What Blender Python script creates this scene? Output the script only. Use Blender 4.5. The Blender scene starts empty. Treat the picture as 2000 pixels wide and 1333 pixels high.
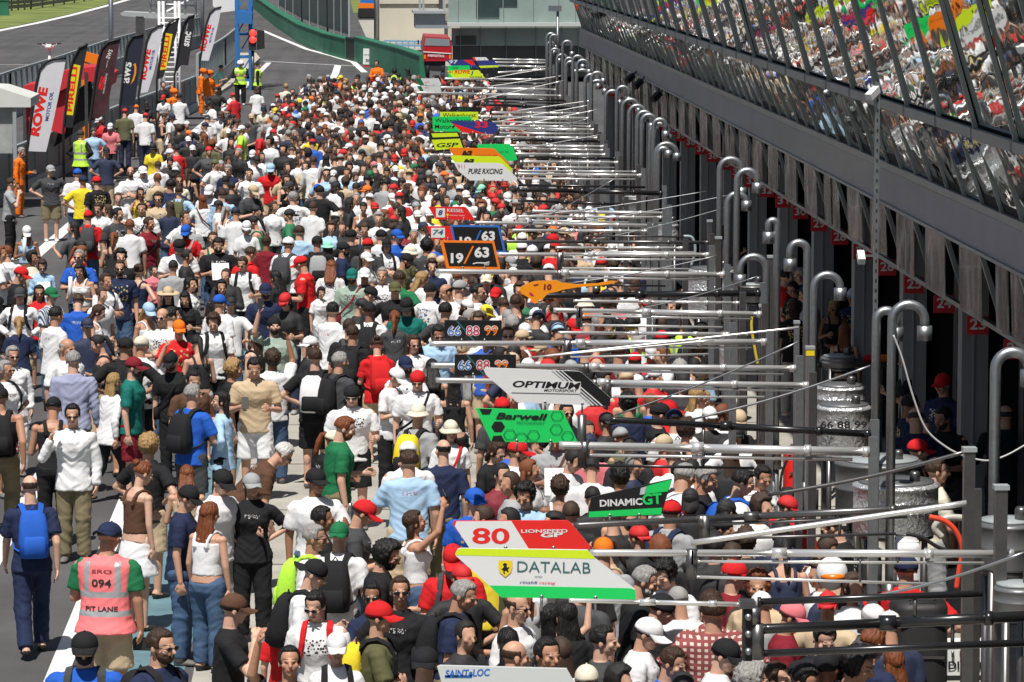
import bpy, bmesh, math, random
import numpy as np
from mathutils import Vector, Matrix, noise
from mathutils.bvhtree import BVHTree
random.seed(7)
R = math.radians
S = bpy.context.scene
COL = S.collection

# ------------------------------------------------------------ camera
F = 7500.0; CX = 1000.0; CY = 666.5; H = 7.0
TH = math.atan(806.5 / F)
PHI = math.atan(308 * math.cos(TH) / F)
FW = Vector((math.sin(PHI) * math.cos(TH), math.cos(PHI) * math.cos(TH), -math.sin(TH)))
RT = Vector((math.cos(PHI), -math.sin(PHI), 0))
UP = RT.cross(FW)
CAM = Vector((0, 0, H))
cd = bpy.data.cameras.new('camera'); co = bpy.data.objects.new('camera', cd); COL.objects.link(co)
cd.sensor_width = 36; cd.lens = 36 * F / 2000; cd.clip_start = 1; cd.clip_end = 3000
m = Matrix((RT, UP, -FW)).transposed().to_4x4(); m.translation = CAM
co.matrix_world = m
cd.dof.use_dof = False
S.camera = co

# ------------------------------------------------------------ light
SUN_EL, SUN_AZ = R(64), R(197)     # high sun, behind and a little to the left of the viewer (azimuth clockwise from +Y)
w = bpy.data.worlds.new("World"); S.world = w; w.use_nodes = True
wn = w.node_tree.nodes; wl = w.node_tree.links
bg = wn['Background']; bg.inputs[1].default_value = 0.05
sky = wn.new('ShaderNodeTexSky'); sky.sky_type = 'NISHITA'; sky.sun_disc = False
sky.sun_elevation = SUN_EL; sky.sun_rotation = SUN_AZ; sky.dust_density = 1.5
wl.new(sky.outputs[0], bg.inputs[0])
sl = bpy.data.lights.new('sun', 'SUN'); sl.energy = 5.0; sl.angle = R(.53); sl.color = (1, .955, .89)
so = bpy.data.objects.new('sun', sl); COL.objects.link(so)
sv = Vector((math.sin(SUN_AZ) * math.cos(SUN_EL), math.cos(SUN_AZ) * math.cos(SUN_EL), math.sin(SUN_EL)))
so.rotation_euler = sv.to_track_quat('Z', 'Y').to_euler()
S.view_settings.view_transform = 'Standard'; S.view_settings.look = 'None'
S.view_settings.exposure = 0.17; S.view_settings.gamma = 1
S.render.engine = 'CYCLES'
S.cycles.max_bounces = 6; S.cycles.diffuse_bounces = 2; S.cycles.glossy_bounces = 4; S.cycles.transparent_max_bounces = 8

# ------------------------------------------------------------ pixel of the photo <-> world
def ray(x, y): return FW + RT * ((x - CX) / F) + UP * ((CY - y) / F)
def at_z(x, y, z=0.0):
    r = ray(x, y); return CAM + r * ((z - H) / r.z)
def at_d(x, y, d):
    r = ray(x, y); return CAM + r * (d / r.y)
def at_X(x, y, X):
    r = ray(x, y); return CAM + r * (X / r.x)
def proj(p):
    v = Vector(p) - CAM; k = v.dot(FW)
    return CX + F * v.dot(RT) / k, CY - F * v.dot(UP) / k

# ------------------------------------------------------------ materials
def srgb(h):
    h = h.lstrip('#'); c = [int(h[i:i + 2], 16) / 255 for i in (0, 2, 4)]
    return tuple(x / 12.92 if x <= .04045 else ((x + .055) / 1.055) ** 2.4 for x in c)
_U = 'first second third fourth fifth sixth seventh eighth ninth tenth eleventh twelfth thirteenth fourteenth fifteenth sixteenth seventeenth eighteenth nineteenth'.split()
_TT = 'twentieth thirtieth fortieth fiftieth sixtieth seventieth eightieth ninetieth'.split(); _TY = 'twenty thirty forty fifty sixty seventy eighty ninety'.split()
def ordinal(n):
    if n < 20: return _U[n - 1]
    return _TT[n // 10 - 2] if n % 10 == 0 else _TY[n // 10 - 2] + '-' + _U[n % 10 - 1]
_CN = 'zero one two three four five six seven eight nine ten eleven twelve thirteen fourteen fifteen sixteen seventeen eighteen nineteen'.split()
def cardinal(n):
    if n < 20: return _CN[n]
    return _TY[n // 10 - 2] + ('-' + _CN[n % 10] if n % 10 else '')
MATS = {}
def mat(name, col=None, rough=.6, metal=0.0, nscale=0, namt=0.0, bump=0.0, bscale=40, spec=.5, alpha=1.0, emit=None, estr=0, trans=0.0, coord='Object', stretch=None):
    if name in MATS: return MATS[name]
    m = bpy.data.materials.new(name); m.use_nodes = True
    n = m.node_tree.nodes; l = m.node_tree.links; b = n['Principled BSDF']
    c = tuple(col) + (1,)
    b.inputs['Base Color'].default_value = c; b.inputs['Roughness'].default_value = rough
    b.inputs['Metallic'].default_value = metal; b.inputs['Specular IOR Level'].default_value = spec
    b.inputs['Alpha'].default_value = alpha
    b.inputs['Transmission Weight'].default_value = trans
    if emit: b.inputs['Emission Color'].default_value = tuple(emit) + (1,); b.inputs['Emission Strength'].default_value = estr
    if namt or bump:
        tc = n.new('ShaderNodeTexCoord'); mp = n.new('ShaderNodeMapping'); l.new(tc.outputs[coord], mp.inputs[0])
        if stretch: mp.inputs['Scale'].default_value = stretch
    if namt:
        t = n.new('ShaderNodeTexNoise'); t.inputs['Scale'].default_value = nscale; t.inputs['Detail'].default_value = 6; t.inputs['Roughness'].default_value = .65
        l.new(mp.outputs[0], t.inputs[0])
        rp = n.new('ShaderNodeMapRange'); rp.inputs[1].default_value = .3; rp.inputs[2].default_value = .7
        rp.inputs[3].default_value = 1 - namt; rp.inputs[4].default_value = 1 + namt
        l.new(t.outputs[0], rp.inputs[0])
        mx = n.new('ShaderNodeVectorMath'); mx.operation = 'SCALE'; mx.inputs[0].default_value = col
        l.new(rp.outputs[0], mx.inputs['Scale']); l.new(mx.outputs[0], b.inputs['Base Color'])
    if bump:
        t2 = n.new('ShaderNodeTexNoise'); t2.inputs['Scale'].default_value = bscale; t2.inputs['Detail'].default_value = 4
        l.new(mp.outputs[0], t2.inputs[0])
        bp = n.new('ShaderNodeBump'); bp.inputs['Strength'].default_value = bump; bp.inputs['Distance'].default_value = .03
        l.new(t2.outputs[0], bp.inputs['Height']); l.new(bp.outputs[0], b.inputs['Normal'])
    MATS[name] = m; return m

CW = {  # colour code: (word, linear albedo)
 'w': ('white', (.74, .74, .75)), 'b': ('black', (.016, .016, .018)), 'n': ('navy', (.018, .026, .065)), 'r': ('red', (.56, .017, .02)),
 's': ('grey', (.32, .33, .34)), 'd': ('dark grey', (.055, .057, .062)), 'u': ('blue', (.02, .10, .46)), 'c': ('light blue', (.36, .53, .72)),
 'y': ('yellow', (.75, .58, .03)), 'o': ('orange', (.80, .17, .015)), 't': ('beige', (.52, .40, .26)), 'm': ('maroon', (.19, .014, .024)),
 'p': ('pink', (.72, .19, .22)), 'e': ('brown', (.10, .05, .03)), 'l': ('lime', (.42, .78, .06)), 'v': ('olive', (.10, .10, .045)),
 'q': ('teal', (.01, .14, .12)), 'g': ('green', (.015, .15, .06)), 'i': ('mint', (.28, .66, .50)), 'a': ('lavender grey', (.30, .32, .45)),
 'j': ('denim', (.06, .105, .19)), 'h': ('sage', (.30, .38, .32)), 'k': ('khaki', (.20, .17, .10)), 'x': ('striped', (.3, .3, .35)), 'z': ('checked', (.4, .2, .2)),
 'f': ('cream', (.66, .62, .50))}
HAIRC = {'k': ('black', (.010, .009, .009)), 'b': ('brown', (.045, .024, .014)), 'f': ('blond', (.34, .21, .085)), 'g': ('grey', (.28, .27, .26)),
         'r': ('auburn', (.17, .05, .017)), 'w': ('white', (.55, .54, .52))}
def fabric(c):
    nm = 'cloth_' + CW[c][0].replace(' ', '_')
    if nm in MATS: return MATS[nm]
    m = mat(nm, CW[c][1], rough=.85, bump=.12, bscale=30, nscale=9, namt=.06, spec=.2)
    if c in 'xzcj':
        n = m.node_tree.nodes; l = m.node_tree.links; b = n['Principled BSDF']
        tc = n.new('ShaderNodeTexCoord'); sp = n.new('ShaderNodeSeparateXYZ'); l.new(tc.outputs['Object'], sp.inputs[0])
        def band(ax, k):
            a = n.new('ShaderNodeMath'); a.operation = 'MULTIPLY'; a.inputs[1].default_value = k; l.new(sp.outputs[ax], a.inputs[0])
            f = n.new('ShaderNodeMath'); f.operation = 'FRACT'; l.new(a.outputs[0], f.inputs[0])
            g = n.new('ShaderNodeMath'); g.operation = 'GREATER_THAN'; g.inputs[1].default_value = .5; l.new(f.outputs[0], g.inputs[0]); return g
        if c in 'xz':
            mx = n.new('ShaderNodeMix'); mx.data_type = 'RGBA'
            g1 = band('X', 28 if c == 'x' else 22)
            if c == 'z':
                g2 = band('Z', 22); ad = n.new('ShaderNodeMath'); ad.operation = 'MAXIMUM'; l.new(g1.outputs[0], ad.inputs[0]); l.new(g2.outputs[0], ad.inputs[1]); g1 = ad
            l.new(g1.outputs[0], mx.inputs[0])
            mx.inputs[6].default_value = (.05, .07, .12, 1) if c == 'x' else (.6, .52, .46, 1)
            mx.inputs[7].default_value = (.5, .55, .6, 1) if c == 'x' else (.25, .07, .07, 1)
            l.new(mx.outputs[2], b.inputs['Base Color'])
    return m
def printed(c, k):
    """cloth with a faded graphic across the chest or back, in the garment's own coordinates"""
    nm = 'printed_cloth_%s_%d' % (CW[c][0].replace(' ', '_'), k)
    if nm in MATS: return MATS[nm]
    m = fabric(c).copy(); m.name = nm; MATS[nm] = m; n = m.node_tree.nodes; l = m.node_tree.links; b = n['Principled BSDF']
    src = b.inputs['Base Color'].links[0].from_socket; tc = n.new('ShaderNodeTexCoord'); sp = n.new('ShaderNodeSeparateXYZ'); l.new(tc.outputs['Object'], sp.inputs[0])
    def mth(op, a, v, second=None):
        q = n.new('ShaderNodeMath'); q.operation = op; l.new(a, q.inputs[0])
        if second is not None: l.new(second, q.inputs[1])
        else: q.inputs[1].default_value = v
        return q.outputs[0]
    ax = mth('LESS_THAN', mth('ABSOLUTE', sp.outputs[0], 0), (.10, .07, .12)[k]); zc = (1.30, 1.34, 1.27)[k]; zz = mth('LESS_THAN', mth('ABSOLUTE', mth('SUBTRACT', sp.outputs[2], zc), 0), (.07, .022, .12)[k])
    vo = n.new('ShaderNodeTexVoronoi'); vo.inputs['Scale'].default_value = (38, 70, 26)[k]; l.new(tc.outputs['Object'], vo.inputs[0])
    on = mth('MULTIPLY', mth('MULTIPLY', ax, 0, zz), 0, mth('LESS_THAN', vo.outputs['Distance'], .42)); mx = n.new('ShaderNodeMix'); mx.data_type = 'RGBA'; l.new(on, mx.inputs[0]); l.new(src, mx.inputs[6])
    dark = sum(CW[c][1]) > .9; mx.inputs[7].default_value = ((.05, .05, .06, 1), (.30, .04, .04, 1), (.06, .10, .22, 1))[k] if dark else ((.55, .55, .55, 1), (.6, .6, .6, 1), (.5, .42, .2, 1))[k]
    l.new(mx.outputs[2], b.inputs['Base Color']); return m
def hairmat(c): return mat('hair_' + HAIRC[c][0], HAIRC[c][1], rough=.5, bump=.9, bscale=45, nscale=50, namt=.35, spec=.35, stretch=(1, 1, .25))
SKINS = [mat('skin_%s' % nm, c, rough=.5, nscale=25, namt=.08, spec=.35) for nm, c in
         (('fair', (.60, .36, .26)), ('light', (.53, .30, .205)), ('tanned', (.45, .235, .15)), ('brown', (.27, .13, .075)))]
M_EYE = mat('eye_and_brow', (.11, .065, .05), rough=.5)  # dark brown of the eyes and eyebrows
M_LIP = mat('lips', (.36, .12, .09), rough=.5)
M_LENS = mat('dark_lens', (.01, .011, .014), rough=.12, spec=.8)
SHOES = [mat('shoe_white', (.62, .62, .6), rough=.6), mat('shoe_black', (.02, .02, .02), rough=.6), mat('shoe_grey', (.14, .13, .12), rough=.7)]
STEEL = mat('brushed_steel', (.62, .62, .62), rough=.28, metal=1, nscale=20, namt=.08)
ALU = mat('polished_aluminium', (.86, .85, .83), rough=.30, metal=.68, nscale=3, namt=.1, stretch=(.2, 1, 1))
GALV = mat('galvanised_steel', (.33, .345, .36), rough=.42, metal=.85, nscale=14, namt=.15)
DSTEEL = mat('dark_steel', (.17, .165, .165), rough=.35, metal=.8, nscale=10, namt=.15)
BLK = mat('black_carbon', (.012, .012, .013), rough=.3, spec=.6)
BLKM = mat('matt_black', (.015, .015, .016), rough=.6)
FOIL = mat('crumpled_foil', (.74, .75, .76), rough=.28, metal=.65, bump=1.0, bscale=26, nscale=12, namt=.2)

# ------------------------------------------------------------ mesh helpers
def new_obj(name, mesh, parent=None, mats=None):
    o = bpy.data.objects.new(name, mesh); COL.objects.link(o)
    if mats is not None and len(mesh.materials) == 0:
        for mm in (mats if isinstance(mats, (list, tuple)) else [mats]): mesh.materials.append(mm)
    if parent is not None: o.parent = parent
    return o
def tag(o, label=None, cat=None, group=None, kind=None):
    if label: o['label'] = label
    if cat: o['category'] = cat
    if group: o['group'] = group
    if kind: o['kind'] = kind
    return o
def empty(name, loc, label=None, cat=None, group=None, rz=0):
    o = bpy.data.objects.new(name, None); COL.objects.link(o); o.location = loc; o.rotation_euler = (0, 0, rz)
    o.empty_display_size = .2
    return tag(o, label, cat, group)
class MB:
    """collects shapes into one mesh"""
    def __init__(s): s.v = []; s.f = []; s.mi = []; s.smooth = []
    def add(s, vs, fs, mi=0, sm=False):
        k = len(s.v); s.v += [tuple(v) for v in vs]
        for f in fs: s.f.append([k + i for i in f]); s.mi.append(mi); s.smooth.append(sm)
        return s
    def box(s, c, size, mi=0, rot=None):
        c = Vector(c); h = Vector(size) / 2
        vs = [Vector((sx * h.x, sy * h.y, sz * h.z)) for sx in (-1, 1) for sy in (-1, 1) for sz in (-1, 1)]
        if rot is not None: vs = [rot @ v for v in vs]
        return s.add([c + v for v in vs], [(0, 1, 3, 2), (4, 6, 7, 5), (0, 4, 5, 1), (2, 3, 7, 6), (0, 2, 6, 4), (1, 5, 7, 3)], mi)
    def bar(s, a, b, w, h=None, mi=0, up=(0, 0, 1)):
        a = Vector(a); b = Vector(b); d = (b - a); L = d.length; d = d / L
        x = d.cross(Vector(up));
        if x.length < 1e-4: x = d.cross(Vector((1, 0, 0)))
        x.normalize(); z = x.cross(d)
        return s.box((a + b) / 2, (w, L, h or w), mi, Matrix((x, d, z)).transposed())
    def loft(s, rings, mi=0, sm=True, caps=True):
        n = len(rings[0]); vs = [p for r in rings for p in r]; fs = []
        for i in range(len(rings) - 1):
            for j in range(n):
                a = i * n + j; b = i * n + (j + 1) % n; fs.append((a, b, b + n, a + n))
        if caps: fs.append(tuple(range(n))[::-1]); fs.append(tuple((len(rings) - 1) * n + j for j in range(n)))
        return s.add(vs, fs, mi, sm)
    def tube(s, pts, r, n=8, mi=0):
        pts = [Vector(p) for p in pts]; rings = []; prev = None
        for i, p in enumerate(pts):
            d = (pts[min(i + 1, len(pts) - 1)] - pts[max(i - 1, 0)]).normalized()
            if prev is None:
                x = d.orthogonal().normalized()
            else:
                x = (prev - d * prev.dot(d)); x.normalize()
            prev = x; y = d.cross(x); rr = r[i] if isinstance(r, (list, tuple)) else r
            rings.append([p + (x * math.cos(t) + y * math.sin(t)) * rr for t in [2 * math.pi * k / n for k in range(n)]])
        return s.loft(rings, mi)
    def lathe(s, c, prof, n=24, mi=0):
        c = Vector(c); rings = [[c + Vector((r * math.cos(t), r * math.sin(t), z)) for t in [2 * math.pi * k / n for k in range(n)]] for r, z in prof]
        return s.loft(rings, mi)
    def ell(s, c, rad, mi=0, n=16, mrot=None):
        c = Vector(c); vs = []; fs = []; k = n // 2
        for i in range(k + 1):
            ph = math.pi * i / k
            for j in range(n):
                t = 2 * math.pi * j / n
                v = Vector((rad[0] * math.sin(ph) * math.cos(t), rad[1] * math.sin(ph) * math.sin(t), rad[2] * math.cos(ph)))
                vs.append(c + (mrot @ v if mrot else v))
        for i in range(k):
            for j in range(n):
                a = i * n + j; b = i * n + (j + 1) % n; fs.append((a, a + n, b + n, b))
        return s.add(vs, fs, mi, True)
    def poly(s, pts, mi=0): return s.add(pts, [tuple(range(len(pts)))], mi)
    def prism(s, pts, off, mi=0):
        n = len(pts); off = Vector(off); pts = [Vector(p) for p in pts]
        return s.add(pts + [p + off for p in pts], [tuple(range(n)), tuple(range(n, 2 * n))[::-1]] + [(i, i + n, (i + 1) % n + n, (i + 1) % n) for i in range(n)], mi)
    def mesh(s, name, mats=()):
        me = bpy.data.meshes.new(name); me.from_pydata(s.v, [], s.f)
        for mm in (mats if isinstance(mats, (list, tuple)) else [mats]): me.materials.append(mm)
        me.polygons.foreach_set('material_index', s.mi); me.polygons.foreach_set('use_smooth', s.smooth)
        me.validate(); me.update(); return me
    def build(s, name, mats, parent=None, recalc=True):
        me = s.mesh(name, mats)
        if recalc:
            bm = bmesh.new(); bm.from_mesh(me); bmesh.ops.recalc_face_normals(bm, faces=bm.faces); bm.to_mesh(me); bm.free()
        o = bpy.data.objects.new(name, me); COL.objects.link(o)
        if parent is not None:
            bpy.context.view_layer.update() if False else None
            o.parent = parent; o.matrix_parent_inverse = (Matrix.Translation(parent.location) @ parent.rotation_euler.to_matrix().to_4x4()).inverted()
        return o

FONTM = {}
def text_mesh(s, bold=.0, shear=0.0):
    key = (s, bold, shear)
    if key in FONTM: return FONTM[key]
    c = bpy.data.curves.new('lettering', 'FONT'); c.body = s; c.offset = bold; c.shear = shear; c.resolution_u = 3
    o = bpy.data.objects.new('lettering', c); COL.objects.link(o)
    me = bpy.data.meshes.new_from_object(o); bpy.data.objects.remove(o); bpy.data.curves.remove(c)
    v = [tuple(x.co) for x in me.vertices]; f = [tuple(p.vertices) for p in me.polygons]; bpy.data.meshes.remove(me)
    xs = [p[0] for p in v]; ys = [p[1] for p in v]; x0, x1 = min(xs), max(xs); y1 = max(ys)
    y0 = 0 if min(ys) < -.02 or min(ys) > .3 else min(ys)
    if s.isupper() or s.isdigit(): y0 = min(ys)
    v = [((p[0] - x0) / (x1 - x0), (p[1] - y0) / (y1 - y0)) for p in v]
    FONTM[key] = (v, f); return v, f
def put_text(parent, s, a, b, h, d, material, bold=.02, shear=0.0, name='lettering', up=None):
    """letters between photo points a and b (baseline ends), h pixels high, standing in the plane Y = d"""
    v, f = text_mesh(s, bold, shear)
    a = Vector(a); b = Vector(b); e = b - a
    u = Vector(up) if up else Vector((e.y, -e.x)).normalized() * h
    pts = [at_d(*(a + e * x + u * y), d) for x, y in v]
    return MB().add(pts, f).build(name, material, parent, recalc=False)
# ============================================================ the setting
ASPH = mat('asphalt', (.080, .078, .079), rough=.85, nscale=.9, namt=.16, bump=.4, bscale=55)
CONC = mat('pale_concrete', (.35, .335, .295), rough=.85, nscale=.9, namt=.24, bump=.2, bscale=30)
LINE = mat('road_paint_white', (.72, .72, .70), rough=.6, nscale=4, namt=.10)
BLUEP = mat('road_paint_blue', (.11, .20, .235), rough=.7, nscale=2, namt=.3)
GRASS = mat('mown_grass', (.15, .19, .045), rough=.95, nscale=.25, namt=.55, bump=.6, bscale=60)
def sheet(name, pts, z, material, kind='structure'):
    o = MB().poly([Vector((p[0], p[1], z)) for p in pts]).build(name, material, recalc=False)
    if o.data.polygons[0].normal.z < 0: o.data.flip_normals()
    return tag(o, kind=kind)
n = ASPH.node_tree.nodes; l = ASPH.node_tree.links; b = n['Principled BSDF']; src = b.inputs['Base Color'].links[0].from_socket     # worn patches, rubbered-in streaks along the lane
tc = n.new('ShaderNodeTexCoord'); mq = n.new('ShaderNodeMapping'); mq.inputs['Scale'].default_value = (1.6, .045, 1); l.new(tc.outputs['Object'], mq.inputs[0]); t = n.new('ShaderNodeTexNoise'); t.inputs['Scale'].default_value = 1.0; t.inputs['Detail'].default_value = 5; l.new(mq.outputs[0], t.inputs[0])
t2 = n.new('ShaderNodeTexNoise'); t2.inputs['Scale'].default_value = .16; t2.inputs['Detail'].default_value = 4; l.new(tc.outputs['Object'], t2.inputs[0]); ad = n.new('ShaderNodeMath'); ad.operation = 'ADD'; l.new(t.outputs[0], ad.inputs[0]); l.new(t2.outputs[0], ad.inputs[1])
rr_ = n.new('ShaderNodeMapRange'); rr_.inputs[1].default_value = .75; rr_.inputs[2].default_value = 1.2; rr_.inputs[3].default_value = .72; rr_.inputs[4].default_value = 1.12; l.new(ad.outputs[0], rr_.inputs[0]); vm = n.new('ShaderNodeVectorMath'); vm.operation = 'SCALE'; l.new(src, vm.inputs[0]); l.new(rr_.outputs[0], vm.inputs['Scale']); l.new(vm.outputs[0], b.inputs['Base Color'])
sheet('ground', [(-600, -20), (600, -20), (600, 1500), (-600, 1500)], 0, ASPH)
g0 = lambda x, y: at_z(x, y, 0)
def strip(name, px, w_, z, material):
    """painted line of width w_ (m) through photo points on the ground"""
    P = [g0(*p) for p in px]; L = []; Rr = []
    for i, p in enumerate(P):
        d = (P[min(i + 1, len(P) - 1)] - P[max(i - 1, 0)]).normalized(); n = Vector((-d.y, d.x, 0)) * w_ / 2; L.append(p + n); Rr.append(p - n)
    mb = MB()
    for i in range(len(P) - 1): mb.poly([Vector((q.x, q.y, z)) for q in (L[i], L[i + 1], Rr[i + 1], Rr[i])])
    o = mb.build(name, material, recalc=False)
    for p in o.data.polygons:
        if p.normal.z < 0: p.flip()
    return tag(o, kind='structure')
# slabs of pale concrete in front of the garages, blue guide band, white lane lines
sheet('concrete_apron', [(-1.55, 15), (9.5, 15), (9.5, 118), (-1.55, 118)], .004, CONC)
mb = MB()
for i in range(26):
    yy = 18 + i * 4
    mb.poly([Vector((-1.5, yy, .008)), Vector((9, yy, .008)), Vector((9, yy + .04, .008)), Vector((-1.5, yy + .04, .008))])
tag(mb.build('apron_joint_lines', mat('joint_dark', (.09, .085, .08), rough=.9), recalc=False), kind='structure')
sheet('blue_guide_band', [(-2.50, 15), (-1.80, 15), (-1.45, 60), (-1.1, 118), (-1.75, 118), (-2.25, 60)], .008, BLUEP)
sheet('lane_line_inner', [(-2.93, 15), (-2.72, 15), (-2.72, 62), (-2.93, 62)], .008, LINE)
sheet('lane_line_middle', [(-4.12, 30), (-3.92, 30), (-3.96, 58), (-4.16, 58)], .008, LINE)
strip('lane_line_outer', [(30, 535), (84, 488), (138, 440), (260, 349), (387, 252), (444, 204), (525, 123)], .28, .008, LINE)
strip('pit_exit_line', [(512, 60), (545, 74), (600, 97), (650, 110), (690, 122), (712, 142)], .32, .008, LINE)
strip('pit_exit_inner_line', [(660, 128), (655, 145), (640, 168)], .35, .012, LINE)
strip('speed_limit_line', [(513, 120), (600, 125), (700, 130)], .22, .012, LINE)
strip('track_edge_line', [(-60, 74), (0, 60), (70, 46), (140, 30), (200, 14), (260, -3)], .6, .008, LINE)
strip('track_grid_line', [(-20, 127), (60, 127), (110, 127)], .22, .008, LINE)
strip('track_joining_line', [(300, 36), (330, 20), (372, -2)], .35, .008, LINE)
sheet('grass', [g0(-300, 88), g0(0, 57), g0(70, 43), g0(140, 27), g0(200, 11), g0(300, -22), g0(100, -60), g0(-300, -50)], .012, GRASS)
sheet('grass_verge', [g0(690, 26), g0(770, 26), g0(790, -20), g0(680, -20)], .012, GRASS)
sheet('service_yard', [g0(740, 130), g0(1000, 130), g0(1000, 40), g0(700, 40)], .006, CONC)

# ---- white pit wall, grey panels on top
PANEL = mat('grey_wall_panel', (.13, .155, .165), rough=.5, nscale=3, namt=.1)
WALLC = mat('painted_concrete_wall', (.36, .38, .38), rough=.8, nscale=2, namt=.12)
FRAME = mat('grey_frame', (.30, .33, .34), rough=.5)
wall = [(-40, 421), (0, 402), (51, 378), (144, 333), (240, 285), (318, 250), (387, 216)]
WP = [g0(*p) for p in wall]
pw = empty('pit_wall', WP[3], 'grey panelled pit wall with metal top rail behind the spectators on the left', 'wall')
mb = MB(); mp = MB(); rl = MB()
for a, b in zip(WP[:-1], WP[1:]):
    n = Vector((-(b - a).y, (b - a).x, 0)).normalized()
    if n.x > 0: n = -n
    mb.bar(a + n * .12 + Vector((0, 0, .16)), b + n * .12 + Vector((0, 0, .16)), .24, .32)
    mp.bar(a + n * .12 + Vector((0, 0, .80)), b + n * .12 + Vector((0, 0, .80)), .05, .94)
    rl.bar(a + n * .12 + Vector((0, 0, 1.30)), b + n * .12 + Vector((0, 0, 1.30)), .10, .06)
    L = (b - a).length; k = max(1, round(L / 2.2))
    for i in range(k + 1):
        q = a.lerp(b, i / k) + n * .09; rl.bar(q + Vector((0, 0, .32)), q + Vector((0, 0, 1.27)), .07, .07, up=(0, 1, 0))
mb.build('plinth', WALLC, pw); mp.build('panel', PANEL, pw); rl.build('rail', FRAME, pw)
# raised island with kerb at the pit exit
isl = [g0(387, 214), g0(450, 172), g0(508, 118), g0(500, 108), g0(440, 108), g0(382, 150)]
tag(MB().prism(isl, (0, 0, .13)).build('kerb_island', mat('kerb_concrete', (.42, .38, .33), rough=.85, nscale=2, namt=.12)), kind='structure')
# glazed fence behind the wall along the track
GLASSF = mat('grimy_clear_panel', (.42, .50, .49), rough=.25, alpha=.45, nscale=2, namt=.2)
def panel_fence(px, h, label, glazed=True, sp=1.7, base=.7):
    P = [g0(*p) for p in px]; r = empty('track_fence', P[0], label, 'fence', 'fences along the track'); ps = MB(); gl = MB(); bs = MB()
    for a, b in zip(P[:-1], P[1:]):
        L = (b - a).length; k = max(1, round(L / sp)); bs.bar(a + Vector((0, 0, base / 2)), b + Vector((0, 0, base / 2)), .35, base)
        gl.bar(a + Vector((0, 0, base + (h - base) / 2)), b + Vector((0, 0, base + (h - base) / 2)), .03, h - base - .05)
        for i in range(k + 1):
            q = a.lerp(b, i / k); ps.bar(q + Vector((0, 0, base)), q + Vector((0, 0, h)), .12, .12, up=(0, 1, 0))
        ps.bar(a + Vector((0, 0, h)), b + Vector((0, 0, h)), .10, .08)
    bs.build('base', WALLC, r); gl.build('panel', GLASSF if glazed else MESHF, r); ps.build('post', FRAME, r)
MESHF = mat('dark_debris_mesh', (.07, .085, .09), rough=.6, alpha=.82)
panel_fence([(-60, 268), (20, 230), (120, 190), (205, 152), (300, 118), (390, 92)], 1.7, 'clear panel fence with grey posts between the pit wall and the track')
panel_fence([(386, 206), (440, 158), (462, 134)], 2.0, 'white walled clear panel fence at the end of the pit wall')

# ---- guard rail by the grass
gr = empty('guard_rail', g0(60, 30), 'rusty layered steel guard rail along the grass verge', 'guard rail')
P = [at_z(-30, 26, 0), at_z(60, 19, 0), at_z(200, -2, 0)]; mb = MB(); mq = MB()
for a, b in zip(P[:-1], P[1:]):
    for z in (.35, .72, 1.1): mb.bar(a + Vector((0, 0, z)), b + Vector((0, 0, z)), .08, .30)
    for i in range(8): q = a.lerp(b, i / 7) + Vector((0, .2, 0)); mq.bar(q, q + Vector((0, 0, 1.3)), .15, .15, up=(0, 1, 0))
mb.build('rail', mat('weathered_rail', (.20, .185, .17), rough=.6, metal=.4, nscale=3, namt=.25), gr); mq.build('post', DSTEEL, gr)
b_ = at_z(-2, 31, 0)
tag(MB().box(b_ + Vector((0, 0, .6)), (1.6, .5, 1.2)).box(b_ + Vector((0, 0, 1.24)), (1.7, .6, .08)).build('green_barrier_block', mat('barrier_green', (.02, .15, .085), rough=.65, nscale=.6, namt=.3)), 'short green barrier block at the end of the guard rail', 'barrier')

# ---- green barrier on the far side of the pit exit
GRN = MATS['barrier_green']
def wall_run(name, px, h, t, material, label, cat='barrier', cap=None):
    P = [g0(*p) for p in px]; r = empty(name, P[0], label, cat); mb = MB(); cp = MB()
    for a, b in zip(P[:-1], P[1:]):
        mb.bar(a + Vector((0, 0, h / 2)), b + Vector((0, 0, h / 2)), t, h); cp.bar(a + Vector((0, 0, h + .03)), b + Vector((0, 0, h + .03)), t + .08, .06)
    mb.build('wall', material, r); cp.build('coping', cap or material, r); return r
wall_run('green_barrier', [(498, 16), (545, 54), (590, 84), (640, 105), (682, 117)], 1.08, .45, GRN, 'green painted concrete barrier curving beside the pit exit')
wall_run('dark_barrier', [(683, 117), (699, 121)], 1.15, .40, BLKM, 'black section closing the gap between two green barriers')
wall_run('green_barrier', [(700, 121), (745, 136), (790, 150), (829, 166)], 1.28, .45, GRN, 'green barrier behind the seated orange marshal and pit exit sign')
# debris fence above the far barrier
fr = empty('debris_fence', g0(600, 90), 'tall dark mesh debris fence above the curved green barrier', 'fence'); P = [g0(545, 40), g0(590, 71), g0(640, 93), g0(682, 109)]; mb = MB(); ps = MB()
for a, b in zip(P[:-1], P[1:]):
    mb.bar(a + Vector((0, 0, 3.2)), b + Vector((0, 0, 3.2)), .03, 4.1)
    for i in range(4): q = a.lerp(b, i / 3); ps.bar(q, q + Vector((0, 0, 5.3)), .10, .10, up=(0, 1, 0))
mb.build('mesh_panel', MESHF, fr); ps.build('post', FRAME, fr)

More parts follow.
